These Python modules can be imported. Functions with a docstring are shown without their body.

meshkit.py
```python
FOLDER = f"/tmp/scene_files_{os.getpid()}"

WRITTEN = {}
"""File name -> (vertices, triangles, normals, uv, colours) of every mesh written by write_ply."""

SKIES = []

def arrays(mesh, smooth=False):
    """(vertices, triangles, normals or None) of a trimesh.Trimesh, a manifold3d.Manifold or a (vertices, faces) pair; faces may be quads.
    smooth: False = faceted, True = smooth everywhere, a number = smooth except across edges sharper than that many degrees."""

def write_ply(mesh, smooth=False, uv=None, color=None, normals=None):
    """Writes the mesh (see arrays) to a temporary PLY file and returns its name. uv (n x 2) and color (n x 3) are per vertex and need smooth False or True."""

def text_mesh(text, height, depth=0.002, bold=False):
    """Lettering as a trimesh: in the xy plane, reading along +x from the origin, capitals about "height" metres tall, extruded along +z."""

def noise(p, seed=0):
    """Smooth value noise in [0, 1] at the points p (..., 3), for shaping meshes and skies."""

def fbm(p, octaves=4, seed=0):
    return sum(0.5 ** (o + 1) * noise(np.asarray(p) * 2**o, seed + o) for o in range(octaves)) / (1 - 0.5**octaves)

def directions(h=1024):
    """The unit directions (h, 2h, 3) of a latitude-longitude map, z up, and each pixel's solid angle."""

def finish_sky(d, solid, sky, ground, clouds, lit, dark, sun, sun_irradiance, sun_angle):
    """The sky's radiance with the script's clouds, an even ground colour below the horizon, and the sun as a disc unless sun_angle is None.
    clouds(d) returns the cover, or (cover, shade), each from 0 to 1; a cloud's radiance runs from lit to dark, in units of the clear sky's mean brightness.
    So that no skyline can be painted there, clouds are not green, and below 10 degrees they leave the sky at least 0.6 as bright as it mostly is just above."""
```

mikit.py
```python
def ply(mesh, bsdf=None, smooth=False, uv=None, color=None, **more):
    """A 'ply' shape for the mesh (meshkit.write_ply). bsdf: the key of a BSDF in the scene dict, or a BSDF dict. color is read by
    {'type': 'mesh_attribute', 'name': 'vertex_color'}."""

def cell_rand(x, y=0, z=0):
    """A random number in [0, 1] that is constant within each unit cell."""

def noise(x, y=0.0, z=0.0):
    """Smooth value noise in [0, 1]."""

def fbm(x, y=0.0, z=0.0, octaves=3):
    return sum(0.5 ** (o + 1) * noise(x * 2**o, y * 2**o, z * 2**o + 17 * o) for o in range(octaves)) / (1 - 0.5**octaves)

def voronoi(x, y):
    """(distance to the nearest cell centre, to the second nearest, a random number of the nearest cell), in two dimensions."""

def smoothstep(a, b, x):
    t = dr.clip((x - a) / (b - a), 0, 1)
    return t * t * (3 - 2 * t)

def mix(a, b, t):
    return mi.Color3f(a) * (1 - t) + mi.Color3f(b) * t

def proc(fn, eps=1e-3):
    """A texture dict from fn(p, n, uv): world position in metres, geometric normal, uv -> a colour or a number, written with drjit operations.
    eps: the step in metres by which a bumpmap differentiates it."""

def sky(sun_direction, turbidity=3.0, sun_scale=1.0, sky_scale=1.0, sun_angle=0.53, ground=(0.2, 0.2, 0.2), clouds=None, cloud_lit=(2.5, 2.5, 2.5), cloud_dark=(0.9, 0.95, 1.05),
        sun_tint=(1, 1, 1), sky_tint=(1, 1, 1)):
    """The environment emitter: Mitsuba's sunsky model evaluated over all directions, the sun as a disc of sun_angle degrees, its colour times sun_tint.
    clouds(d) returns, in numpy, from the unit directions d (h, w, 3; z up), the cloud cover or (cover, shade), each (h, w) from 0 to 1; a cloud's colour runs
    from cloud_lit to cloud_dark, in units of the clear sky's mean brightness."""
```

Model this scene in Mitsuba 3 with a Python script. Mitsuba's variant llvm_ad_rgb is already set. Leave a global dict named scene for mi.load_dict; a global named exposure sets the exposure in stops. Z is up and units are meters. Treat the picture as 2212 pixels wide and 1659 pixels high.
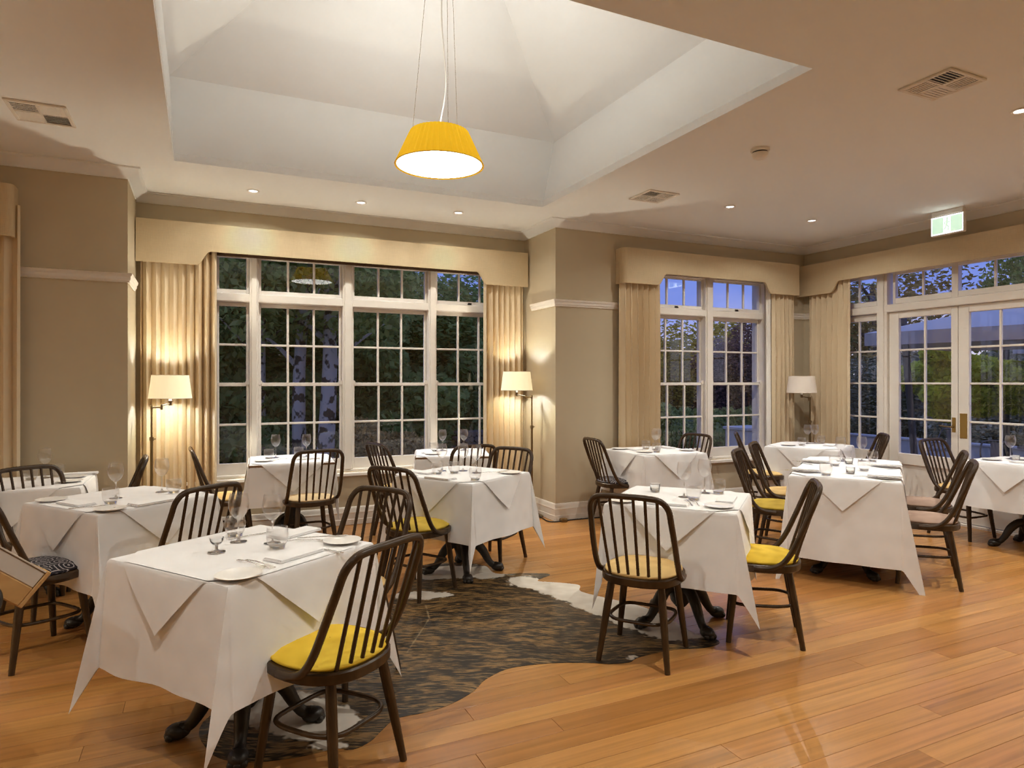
import math, random
import numpy as np, trimesh, drjit as dr, mitsuba as mi
import mikit, meshkit
from mikit import noise, fbm, mix, smoothstep, cell_rand, voronoi
from shapely.geometry import Polygon, Point, box as sbox
T = mi.ScalarTransform4f
PI = math.pi
scene, labels = {}, {}

# ------------------------------------------------------------------ camera, sky, exposure
YAW, HC, FPX, HORIZON = 0.4374, 1.45, 1427.27, 835.6
exposure = 0.0
scene['camera'] = {'type': 'perspective', 'fov': math.degrees(2*math.atan(1106/FPX)), 'fov_axis': 'x', 'near_clip': 0.05, 'far_clip': 400.0,
    'principal_point_offset_y': (HORIZON-829.5)/1659,
    'to_world': T().look_at(origin=[0, 0, HC], target=[math.sin(YAW), math.cos(YAW), HC], up=[0, 0, 1])}
def haze(d):
    el = np.degrees(np.arcsin(d[..., 2]))
    n = meshkit.fbm(d*np.array([3, 3, 14.]), 3)
    h = np.clip((6.5-el+5*(n-.5))/5.0, 0, 1)                     # pale haze low down, a thin even veil over the whole sky
    return .82+.18*h, 1-h
scene['sky'] = mikit.sky((-0.3, -0.4, 1.2), turbidity=2.2, sun_scale=0.0, sky_scale=3.2, ground=(0.08, 0.08, 0.07), sky_tint=(0.56, 0.58, 0.98),
    clouds=haze, cloud_lit=(3.6, 3.4, 4.1), cloud_dark=(1.05, 1.50, 4.2))
scene['sky']['sampling_weight'] = 4.0
WARM = np.array([1.0, 0.965, 0.865])
PEND = np.array([1.0, 0.985, 0.90])

# ------------------------------------------------------------------ materials
def rgb(*c): return {'type': 'rgb', 'value': list(c)}
def glow(c, w): return {'type': 'area', 'radiance': rgb(*[float(q) for q in c]), 'sampling_weight': w}
def mat(name, base, rough=0.6, **k):
    d = {'type': 'principled', 'base_color': base if isinstance(base, dict) else rgb(*base), 'roughness': rough, **k}
    scene[name] = {'type': 'twosided', 'bsdf': d}
    return name
def diff(name, base):
    scene[name] = {'type': 'twosided', 'bsdf': {'type': 'diffuse', 'reflectance': base if isinstance(base, dict) else rgb(*base)}}
    return name

def wall_fn(p, n, uv):
    v = noise(p.x*2.2, p.y*2.2, p.z*2.2)
    return mix((.50, .425, .305), (.53, .45, .325), v)
diff('wall_paint', mikit.proc(wall_fn))
diff('ceiling_paint', (.83, .85, .86))
mat('white_paint', (.80, .76, .70), .38, specular=.4)
mat('exterior_paint', (.80, .80, .80), .6)
def cloth_fn(p, n, uv):
    v = noise(p.x*14, p.y*14, p.z*14)
    return mix((.775, .785, .795), (.845, .855, .865), v)
mat('linen', mikit.proc(cloth_fn), .85, sheen=.2, specular=.2)
mat('napkin_linen', (.84, .85, .86), .8, specular=.2)
diff('curtain_fabric', (.70, .58, .41))
def pelmet_fn(p, n, uv):
    a = noise(p.x*500, p.y*500, p.z*18); b = noise(p.x*18, p.y*18, p.z*500)
    return mix((.54, .43, .275), (.64, .515, .34), a*.5+b*.5)
diff('pelmet_fabric', mikit.proc(pelmet_fn))
def floor_fn(p, n, uv):
    g = fbm(p.x*1.6+uv.x*37, p.y*55+uv.y*91, 3.1, 3)
    f = noise(p.x*5+uv.x*13, p.y*330, 1.7)
    base = mix((.31, .135, .036), (.42, .205, .062), uv.x)
    c = base*(0.80+0.42*g)*(0.94+.12*f)
    red = smoothstep(.55, .95, uv.y)
    c = c*(1-.35*red) + mi.Color3f(.40, .17, .062)*(.35*red)
    streak = smoothstep(.66, .80, noise(p.x*.9+uv.y*50, p.y*38+uv.x*70, .4))
    return c*(1-.22*streak)
def floor_rough(p, n, uv): return .19+.13*noise(p.x*4, p.y*18)
mat('floor_wood', mikit.proc(floor_fn), mikit.proc(floor_rough), specular=.42, clearcoat=.25, clearcoat_gloss=.75)
def dark_fn(p, n, uv):
    g = noise(p.x*40, p.y*40, p.z*14)
    return mix((.022, .011, .004), (.050, .026, .010), g)
mat('dark_bentwood', mikit.proc(dark_fn), .30, specular=.4, clearcoat=.15, clearcoat_gloss=.85)
def velvet(name, a, b):
    def fn(p, n, uv): return mix(a, b, noise(p.x*22, p.y*22, p.z*22))
    return mat(name, mikit.proc(fn), .75, sheen=.5, sheen_tint=.6, specular=.25)
velvet('yellow_velvet', (.62, .41, .025), (.80, .57, .06))
velvet('olive_velvet', (.42, .29, .03), (.58, .41, .06))
velvet('tan_velvet', (.56, .38, .15), (.68, .48, .21))
velvet('cream_velvet', (.66, .50, .29), (.76, .59, .36))
velvet('mauve_velvet', (.26, .175, .135), (.37, .26, .20))
def swirl_fn(p, n, uv):
    d, d2, r = voronoi(uv.x*4.4, uv.y*4.4)
    rings = dr.sin(d*30 + r*6.28)
    line = smoothstep(.45, .75, rings)
    return mix((.012, .011, .018), (.42, .38, .40), line)
mat('swirl_fabric', mikit.proc(swirl_fn), .8)
mat('cast_iron', (.016, .013, .011), .42, specular=.5)
mat('table_wood', (.16, .09, .045), .5)
mat('porcelain', (.86, .85, .82), .12, specular=.5)
scene['silver'] = {'type': 'twosided', 'bsdf': {'type': 'roughconductor', 'material': 'Ag', 'alpha': .12}}
scene['sheet_glass'] = {'type': 'thindielectric', 'int_ior': 1.5}
scene['solid_glass'] = {'type': 'dielectric', 'int_ior': 1.5}
mat('brass', (.42, .27, .085), .35, metallic=1.0)
mat('antique_brass', (.20, .14, .07), .38, metallic=.9)
mat('dark_metal', (.03, .026, .022), .4, metallic=.6)
mat('vent_white', (.72, .68, .62), .5)
mat('vent_dark', (.035, .028, .022), .7)
mat('plastic_white', (.80, .78, .74), .4)
mat('black_cable', (.012, .012, .013), .5)
mat('shade_off', (.84, .77, .68), .8)
mat('candle_wax', (.86, .84, .78), .5)
mat('dark_brown', (.085, .048, .026), .6)
def tan_wood_fn(p, n, uv): return mix((.36, .20, .075), (.50, .30, .12), fbm(p.x*5, p.y*30, p.z*30, 3))
mat('tan_wood', mikit.proc(tan_wood_fn), .45)
mat('menu_paper', (.50, .45, .40), .8)

# ------------------------------------------------------------------ helpers
def M(v, f): return trimesh.Trimesh(np.asarray(v, float), np.asarray(f, int), process=False)
def join(*m): return trimesh.util.concatenate([x for x in m if x is not None])
def bx(x0, x1, y0, y1, z0, z1):
    return trimesh.creation.box(bounds=[[min(x0, x1), min(y0, y1), min(z0, z1)], [max(x0, x1), max(y0, y1), max(z0, z1)]])
def cbox(x0, x1, y0, y1, z0, z1, c=.004):
    lo, hi = np.minimum([x0, y0, z0], [x1, y1, z1]), np.maximum([x0, y0, z0], [x1, y1, z1])
    c = min(c, (hi-lo).min()*.45)
    pts = []
    for sx in (0, 1):
        for sy in (0, 1):
            for sz in (0, 1):
                k = np.array([hi[0] if sx else lo[0], hi[1] if sy else lo[1], hi[2] if sz else lo[2]])
                d = np.array([-1 if sx else 1, -1 if sy else 1, -1 if sz else 1])*c
                pts += [k+d*[0, 1, 1], k+d*[1, 0, 1], k+d*[1, 1, 0]]
    return trimesh.convex.convex_hull(np.array(pts))
def lathe(prof, n=32, cap=True):
    prof = np.asarray(prof, float)
    a = np.arange(n)*2*PI/n
    v = np.concatenate([np.stack([r*np.cos(a), r*np.sin(a), np.full(n, z)], 1) for r, z in prof])
    f = []
    for i in range(len(prof)-1):
        for j in range(n):
            k = (j+1) % n
            f += [[i*n+j, i*n+k, (i+1)*n+k], [i*n+j, (i+1)*n+k, (i+1)*n+j]]
    m = M(v, f)
    if len(prof) > 2 and prof[0][0] < .006 and prof[-1][0] < .006 and m.volume < 0: m.invert()
    return m
def smooth_path(pts, n=8, closed=False):
    P = np.asarray(pts, float)
    out = []
    m = len(P)
    for i in range(m if closed else m-1):
        p0 = P[(i-1) % m] if (closed or i > 0) else 2*P[0]-P[1]
        p1, p2 = P[i], P[(i+1) % m]
        p3 = P[(i+2) % m] if (closed or i < m-2) else 2*P[-1]-P[-2]
        for t in np.arange(n)/n:
            out.append(.5*((2*p1)+(-p0+p2)*t+(2*p0-5*p1+4*p2-p3)*t*t+(-p0+3*p1-3*p2+p3)*t**3))
    if not closed: out.append(P[-1])
    return np.array(out)
def tube(path, r, n=8, closed=False, sq=None):
    """Swept round (or r=(a,b) oval) tube along the path; r may vary."""
    P = np.asarray(path, float); m = len(P)
    R = np.asarray(r, float)
    if R.ndim == 0: R = np.full((m, 2), float(R))
    elif R.ndim == 1: R = np.stack([R, R], 1)
    d = np.roll(P, -1, 0)-np.roll(P, 1, 0)
    if not closed: d[0], d[-1] = P[1]-P[0], P[-1]-P[-2]
    d /= np.linalg.norm(d, axis=1, keepdims=True)
    up = np.array([0, 0, 1.]) if abs(d[0][2]) < .9 else np.array([1., 0, 0])
    u = up-d[0]*(up@d[0]); u /= np.linalg.norm(u)
    a = np.arange(n)*2*PI/n
    V = []
    for i in range(m):
        u = u-d[i]*(u@d[i]); u /= np.linalg.norm(u)
        w = np.cross(d[i], u)
        V.append(P[i]+np.outer(np.cos(a)*R[i, 0], u)+np.outer(np.sin(a)*R[i, 1], w))
    v = np.concatenate(V); f = []
    for i in range(m if closed else m-1):
        i2 = (i+1) % m
        for j in range(n):
            k = (j+1) % n
            f += [[i*n+j, i2*n+k, i*n+k], [i*n+j, i2*n+j, i2*n+k]]
    if not closed:
        v = np.vstack([v, P[0], P[-1]])
        for j in range(n):
            k = (j+1) % n
            f += [[m*n, j, k], [m*n+1, (m-1)*n+k, (m-1)*n+j]]
    return M(v, f)
def extrude(poly, h, z0=0):
    m = trimesh.creation.extrude_polygon(poly, h, engine='earcut'); m.apply_translation([0, 0, z0]); return m
def grid(P, closed_u=False):
    """P: (rows, cols, 3) -> mesh."""
    r, c, _ = P.shape
    f = []
    for i in range(r-1):
        for j in range(c-1):
            a = i*c+j
            f += [[a, a+1, a+c+1], [a, a+c+1, a+c]]
    return M(P.reshape(-1, 3), f)
_count = {}
def uniq(name):
    n = _count.get(name, 0); _count[name] = n+1
    return name if n == 0 else '%s_%03d' % (name, n)
def ply(mesh, bsdf, smooth=False, **k): return mikit.ply(mesh, bsdf, smooth=smooth, **k)
def part(parent, name, mesh, bsdf, smooth=False, to=None, label=None, **k):
    key = uniq(parent+'__'+name)
    d = dict(mesh) if isinstance(mesh, dict) else ply(mesh, bsdf, smooth, **k)
    if isinstance(mesh, dict) and bsdf: d['bsdf'] = {'type': 'ref', 'id': bsdf}
    if to is not None: d['to_world'] = to
    scene[key] = d
    if label: labels[key] = {'label': label}
    return key
def thing(name, label, cat, group=None):
    key = uniq(name); labels[key] = {'label': label, 'category': cat}
    if group: labels[key]['group'] = group
    return key
def single(name, label, cat, mesh, bsdf, smooth=False, to=None, group=None, **k):
    key = thing(name, label, cat, group)
    d = dict(mesh) if isinstance(mesh, dict) else ply(mesh, bsdf, smooth, **k)
    if to is not None: d['to_world'] = to
    scene[key] = d
    return key
def struct(name, mesh=None, bsdf=None, label=None, smooth=False, **k):
    if mesh is not None: scene[name] = ply(mesh, bsdf, smooth, **k)
    labels[name] = {'kind': 'structure'}
    if label: labels[name]['label'] = label
    return name
def at(x, y, z=0, deg=0): return T().translate([x, y, z]).rotate([0, 0, 1], deg)
def hash01(i, j=0):
    x = math.sin(i*127.1+j*311.7+17.3)*43758.5453; return x-math.floor(x)

# ------------------------------------------------------------------ the room shell
CZ = 3.125                                   # ceiling
YM, YA, XL, XC, XR = 6.012, 6.744, -0.539, 3.309, 6.889
X0, Y0 = -4.6, -3.2                          # walls behind the camera
def wall_xy(u0, u1, z0, z1, y, holes, th=.16):
    p = sbox(u0, z0, u1, z1)
    for h in holes: p = p.difference(sbox(*h))
    m = extrude(p, th)                       # (u, z, t) -> (x, y, z)
    m.vertices = np.stack([m.vertices[:, 0], y+m.vertices[:, 2], m.vertices[:, 1]], 1); m.invert(); return m
def wall_yz(u0, u1, z0, z1, x, holes, th=.16):
    m = wall_xy(u0, u1, z0, z1, 0, holes, th)
    v = m.vertices.copy(); m.vertices = np.stack([x+v[:, 1], v[:, 0], v[:, 2]], 1); m.invert(); return m
WA = (-.42, .535, 3.10, 2.70)                # window openings (u0, z0, u1, z1)
WB = (4.47, .535, 6.30, 2.72)
WD = (2.66, -.02, 5.60, 2.72)
struct('wall_left', wall_xy(X0, XL, -.35, CZ, YM, [(-3.2, .535, -1.75, 2.70)]), 'wall_paint', 'beige wall at the left, with the alcove corner')
struct('wall_back', wall_xy(XL, XC, -.35, CZ, YA, [WA]), 'wall_paint', 'beige wall round the alcove window')
struct('wall_alcove_left', bx(XL-.16, XL, YM+.16, YA+.16, -.35, CZ), 'wall_paint', 'narrow beige return wall at the left of the alcove')
struct('wall_alcove_right', bx(XC, XC+.16, YM+.16, YA+.16, -.35, CZ), 'wall_paint', 'beige return wall at the right of the alcove')
struct('wall_pier', wall_xy(XC, XR+.16, -.35, CZ, YM, [WB]), 'wall_paint', 'beige wall pier and wall round the small window')
struct('wall_right', wall_yz(Y0, YM, -.35, CZ, XR, [WD]), 'wall_paint', 'beige wall round the glazed doors')
struct('wall_front', join(bx(X0-.16, XR+.16, Y0-.16, Y0, -.1, CZ), bx(X0-.16, X0, Y0, YM+.16, -.1, CZ)), 'wall_paint', 'plain walls behind the camera')

# ceiling slab with the square recess
RX0, RX1, RY0, RY1, RZ = -.20, 2.96, 2.525, 5.635, 3.765
room = Polygon([(X0, Y0), (XR, Y0), (XR, YM), (XC, YM), (XC, YA), (XL, YA), (XL, YM), (X0, YM)]).buffer(.14, join_style=2)
ceil = room.difference(sbox(RX0, RY0, RX1, RY1))
struct('ceiling', extrude(ceil, .06, CZ), 'ceiling_paint', 'white flat ceiling')
lo = np.array([[RX0, RY0, CZ], [RX1, RY0, CZ], [RX1, RY1, CZ], [RX0, RY1, CZ]])
hi = np.array([[RX0-.03, RY0-.10, RZ], [RX1+.125, RY0-.10, RZ], [RX1+.125, RY1, RZ], [RX0-.03, RY1, RZ]])
apex = np.array([[1.42, 4.07, 5.02]])
rv = np.vstack([lo, hi])
sides = M(rv, [f for i in range(4) for f in ([i, (i+1) % 4, 4+(i+1) % 4], [i, 4+(i+1) % 4, 4+i])])
part('ceiling', 'recess_side', sides, 'ceiling_paint', label='upright sides of the ceiling recess')
for i in range(4):
    a, b = hi[i], hi[(i+1) % 4]
    part('ceiling', 'recess_slope', M(np.vstack([a, b, apex]), [[0, 1, 2]]), 'ceiling_paint')

# mouldings swept round the walls
def sweep(poly, prof):
    """prof: (offset from the wall into the room, z). The room is to the right of the path."""
    P = np.asarray(poly, float); m = len(P)
    rows = []
    for i in range(m):
        t0 = P[i]-P[i-1] if i > 0 else P[1]-P[0]
        t1 = P[i+1]-P[i] if i < m-1 else t0
        t0, t1 = t0/np.linalg.norm(t0), t1/np.linalg.norm(t1)
        n0, n1 = np.array([t0[1], -t0[0]]), np.array([t1[1], -t1[0]])
        mit = (n0+n1)/(1+n0@n1)
        rows.append([[*(P[i]+mit*o), z] for o, z in prof])
    R = np.array(rows)
    c = R.shape[1]; f = []
    for i in range(m-1):
        for j in range(c-1):
            a = i*c+j; f += [[a, a+1, a+c+1], [a, a+c+1, a+c]]
    v = R.reshape(-1, 3)
    for e in (0, m-1):
        b = len(v); v = np.vstack([v, R[e].mean(0)])
        for j in range(c): f.append([e*c+j, e*c+(j+1) % c, b])
    return M(v, f)
perim = [(X0, YM), (XL, YM), (XL, YA), (XC, YA), (XC, YM), (XR, YM), (XR, Y0)]
e = .0005
crown = [(e, CZ-.082), (.012, CZ-.082), (.016, CZ-.072), (.03, CZ-.062), (.05, CZ-.042), (.068, CZ-.022), (.078, CZ-.014), (.092, CZ-.012), (.096, CZ-.001), (e, CZ-.001)]
struct('trim_1', sweep(perim, crown), 'ceiling_paint', 'white crown moulding under the ceiling', smooth=35)
rail = [(e, 2.228), (.012, 2.228), (.014, 2.240), (.022, 2.250), (.022, 2.270), (.030, 2.280), (.034, 2.298), (e, 2.302)]
for i_, (pp, ll) in enumerate((([(X0, YM), (XL, YM), (XL, YA-.2)], 'left of the alcove'), ([(XC, YA-.2), (XC, YM), (WB[0]-.13, YM)], 'on the wall pier'), ([(WB[2]+.1, YM), (XR-.002, YM)], 'right of the small window'), ([(XR, YM-.002), (XR, WD[2]+.12)], 'left of the glazed doors'))):
    struct('trim_%d' % (i_+2), sweep(pp, rail), 'white_paint', 'white picture rail '+ll)
skirt = [(e, .003), (.020, .003), (.020, .055), (.017, .060), (.017, .118), (.020, .124), (.014, .140), (.014, .160), (.008, .176), (e, .182)]
struct('baseboard_left', sweep([(X0, YM), (XL, YM), (XL, YA), (XC, YA), (XC, YM), (XR, YM), (XR, WD[2])], skirt), 'white_paint', 'white stepped skirting board', smooth=25)
struct('baseboard_right', sweep([(XR, WD[0]), (XR, Y0)], skirt), 'white_paint', 'white stepped skirting board past the doors', smooth=25)

# floor: slab and individual boards running along x
struct('floor', bx(X0, XR+.05, Y0, YA, -.12, -.006), 'table_wood', 'honey coloured timber floor')
rng = random.Random(5)
BW = .118
y = .62; r = 0
while y < YA:
    x = -4.4 - rng.random()*2.2
    lim = XR if y < YM else XC
    while x < lim:
        L = 1.5+rng.random()*2.6
        a, b = max(x, X0 if y < YM-.1 else XL), min(x+L, lim)
        y1 = min(y+BW, YA)
        # keep only boards in or next to the view
        if b-a > .05 and b > -.75*y-1.2:
            g, c = .0006, .0012
            q = [(a+g, y+g), (b-g, y+g), (b-g, y1-g), (a+g, y1-g)]
            s = [(a+g+c, y+g+c), (b-g-c, y+g+c), (b-g-c, y1-g-c), (a+g+c, y1-g-c)]
            v = [(*p, -.006) for p in q]+[(*p, -.001) for p in q]+[(*p, 0) for p in s]
            f = [[8, 9, 10], [8, 10, 11]]
            for k in range(4):
                n = (k+1) % 4
                f += [[k, n, 4+n], [k, 4+n, 4+k], [4+k, 4+n, 8+n], [4+k, 8+n, 8+k]]
            uv = np.tile([rng.random(), rng.random()], (12, 1))
            part('floor', 'plank', M(v, f), 'floor_wood', uv=uv)
        x += L
    y += BW; r += 1

# ------------------------------------------------------------------ windows and doors
class Plane:
    """A wall opening seen from the room: u along the wall, n outwards."""
    def __init__(s, kind, base): s.kind, s.base = kind, base
    def box(s, u0, u1, n0, n1, z0, z1, c=0):
        fn = (lambda *a: cbox(*a, c)) if c else bx
        if s.kind == 'y': return fn(u0, u1, s.base+n0, s.base+n1, z0, z1)
        return fn(s.base+n0, s.base+n1, u0, u1, z0, z1)
    def quad(s, u0, u1, n, z0, z1):
        c = [(u0, z0), (u1, z0), (u1, z1), (u0, z1)]
        v = [(u, s.base+n, z) if s.kind == 'y' else (s.base+n, u, z) for u, z in c]
        return M(v, [[0, 1, 2], [0, 2, 3]])
    def pt(s, u, n, z): return (u, s.base+n, z) if s.kind == 'y' else (s.base+n, u, z)
MUN = .022
def glazed(parent, P, us, zs, n, rail=None):
    """Panes between the grid lines us, zs (outer lines are the glass edges) and muntins on the inner ones."""
    for u in us[1:-1]:
        part(parent, 'muntin', P.box(u-MUN/2, u+MUN/2, n-.016, n+.012, zs[0], zs[-1], .004), 'white_paint')
    for z in zs[1:-1]:
        part(parent, 'muntin', P.box(us[0], us[-1], n-.015, n+.011, z-MUN/2, z+MUN/2, .004), 'white_paint')
    for i in range(len(us)-1):
        for j in range(len(zs)-1):
            part(parent, 'pane', P.quad(us[i], us[i+1], n, zs[j], zs[j+1]), 'sheet_glass')
def sash_frame(P, u0, u1, z0, z1, n0, n1, l, r, b, t):
    return join(P.box(u0-l, u0, n0, n1, z0-b, z1+t, .003), P.box(u1, u1+r, n0, n1, z0-b, z1+t, .003),
                P.box(u0, u1, n0, n1, z0-b, z0, .003), P.box(u0, u1, n0, n1, z1, z1+t, .003))
def latch(parent, P, u, n, z, m='dark_metal'):
    part(parent, 'latch', join(P.box(u-.022, u+.022, n-.010, n, z-.010, z+.010, .003), P.box(u-.03, u+.012, n-.03, n-.008, z-.012, z-.002, .003)), m)
def lift(parent, P, u, n, z):
    m = trimesh.creation.icosphere(2, .022); m.apply_scale([1, .6, .8]); m.apply_translation(P.pt(u, n-.008, z))
    part(parent, 'sash_lift', m, 'brass', True)
def sash_window(key, P, sections, ends, label, latches, lifts):
    """sections: (u0, u1) glass extents; P.base is the glass plane."""
    struct(key, label=label)
    u_lo, u_hi = ends
    ZS, ZB, ZT, ZH = .56, 2.205, 2.285, 2.70
    gl = []
    fr = [P.box(u_lo, u_hi, -.135, .13, .495, .53, .006), P.box(u_lo, u_hi, -.06, .13, .53, ZS, .006),
          P.box(u_lo, u_hi, -.055, .10, ZB, ZT, .006), P.box(u_lo, u_hi, -.05, .10, 2.645, ZH+.02),
          P.box(u_lo, sections[0][0]-.026, -.07, .13, ZS, ZH), P.box(sections[-1][1]+.026, u_hi, -.07, .13, ZS, ZH),
          P.box(u_lo+.0, sections[0][0]-.012, -.10, -.06, ZS, ZH, .004), P.box(sections[-1][1]+.05, u_hi, -.085, -.05, ZS, ZH, .004)]
    part(key, 'frame', join(*fr), 'white_paint')
    for (a, b), (c, d) in zip(sections[:-1], sections[1:]):
        part(key, 'mullion', join(P.box(b+.026, c-.026, -.06, .10, ZS, 2.66, .004), P.box(b+.042, c-.042, -.075, -.05, ZS, 2.66, .004)), 'white_paint')
    for i, (a, b) in enumerate(sections):
        w = (b-a)/3
        us = [a, a+w, a+2*w, b]
        s1 = part(key, 'sash', join(sash_frame(P, a, b, 1.435, 2.166, .018, .052, .024, .024, .035, .038),
                                     P.box(a-.024, a+.0, -.014, .018, 1.36, 1.405), P.box(b, b+.024, -.014, .018, 1.36, 1.405)), 'white_paint')
        glazed(s1, P, us, [1.435, 1.799, 2.166], .03)
        s2 = part(key, 'sash', sash_frame(P, a, b, .668, 1.402, -.018, .016, .024, .024, .108, .034), 'white_paint')
        glazed(s2, P, us, [.668, 1.036, 1.402], -.004)
        s3 = part(key, 'sash', sash_frame(P, a, b, 2.325, 2.625, -.015, .03, .024, .024, .040, .03), 'white_paint')
        glazed(s3, P, us, [2.325, 2.625], .004)
        for hu in (a, b):                                       # rounded sash horns
            h = trimesh.creation.cylinder(.022, .03, sections=14)
            h.apply_transform(trimesh.transformations.rotation_matrix(PI/2, [1, 0, 0] if P.kind == 'y' else [0, 1, 0]))
            h.apply_translation(P.pt(hu-.012 if hu == a else hu+.012, -.01, 1.437))
            part(key, 'sash_horn', h, 'white_paint', 30)
        if i in latches: latch(key, P, (a+b)/2, -.016, 2.302)
        if i in lifts: lift(key, P, (a+b)/2-.0, -.02, .612)
PA = Plane('y', 6.83)
sash_window('window_1', PA, [(-.370, .376), (.510, 1.255), (1.405, 2.156), (2.297, 3.04)], (WA[0], WA[2]), 'wide white sash window of the alcove', (3,), (0,))
PB = Plane('y', 6.09)
sash_window('window_2', PB, [(4.55, 5.290), (5.457, 6.198)], (WB[0], WB[2]), 'white sash window of the right back wall', (0, 1), (1,))
PL = Plane('y', 6.09)
sash_window('window_3', PL, [(-3.11, -2.53), (-2.40, -1.82)], (-3.2, -1.75), 'white sash window on the left, out of view', (), ())

PD = Plane('x', 6.95)
struct('door_1', label='white glazed double doors with transom and side lights')
fr = [PD.box(WD[0], WD[2], -.065, .10, 2.215, 2.30, .006), PD.box(WD[0], WD[2], -.05, .10, 2.655, 2.74)]
for a, b in ((5.016, 4.892), (3.395, 3.27)):
    fr += [PD.box(b, a, -.06, .10, 0, 2.66, .004), PD.box(b+.03, a-.03, -.075, -.05, 0, 2.66, .004)]
fr += [PD.box(5.53, WD[2], -.06, .10, 0, 2.66), PD.box(WD[0], 2.74, -.06, .10, 0, 2.66), PD.box(WD[0], WD[2], -.075, .10, -.02, .02),
       PD.box(4.16, 4.21, -.02, .06, 2.30, 2.66)]
part('door_1', 'frame', join(*fr), 'white_paint')
DZ = [.664, 1.042, 1.426, 1.79, 2.14]
def leaf(u0, u1, g0, g1, plate):
    l = part('door_1', 'leaf', join(PD.box(u0, g0, -.03, .015, .025, 2.213, .004), PD.box(g1, u1, -.03, .015, .025, 2.213, .004), PD.box(g0, g1, -.03, .015, 2.14, 2.213, .004),
        PD.box(g0, g1, -.03, .015, .545, .664, .004), PD.box(g0, g1, -.03, .015, .025, .205, .004), PD.box(g0, g1, -.008, .008, .2, .55)), 'white_paint')
    glazed(l, PD, [g0, (g0+g1)/2, g1], DZ, 0)
leaf(4.148, 4.888, 4.215, 4.775, 0)
leaf(3.40, 4.142, 3.482, 4.040, 1)
for u0, u1 in ((4.215, 4.82), (3.47, 4.15)):
    t = part('door_1', 'transom', sash_frame(PD, u0, u1, 2.365, 2.625, -.02, .03, .03, .03, .06, .03), 'white_paint')
    glazed(t, PD, [u0, (u0+u1)/2, u1], [2.365, 2.625], .004)
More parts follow.
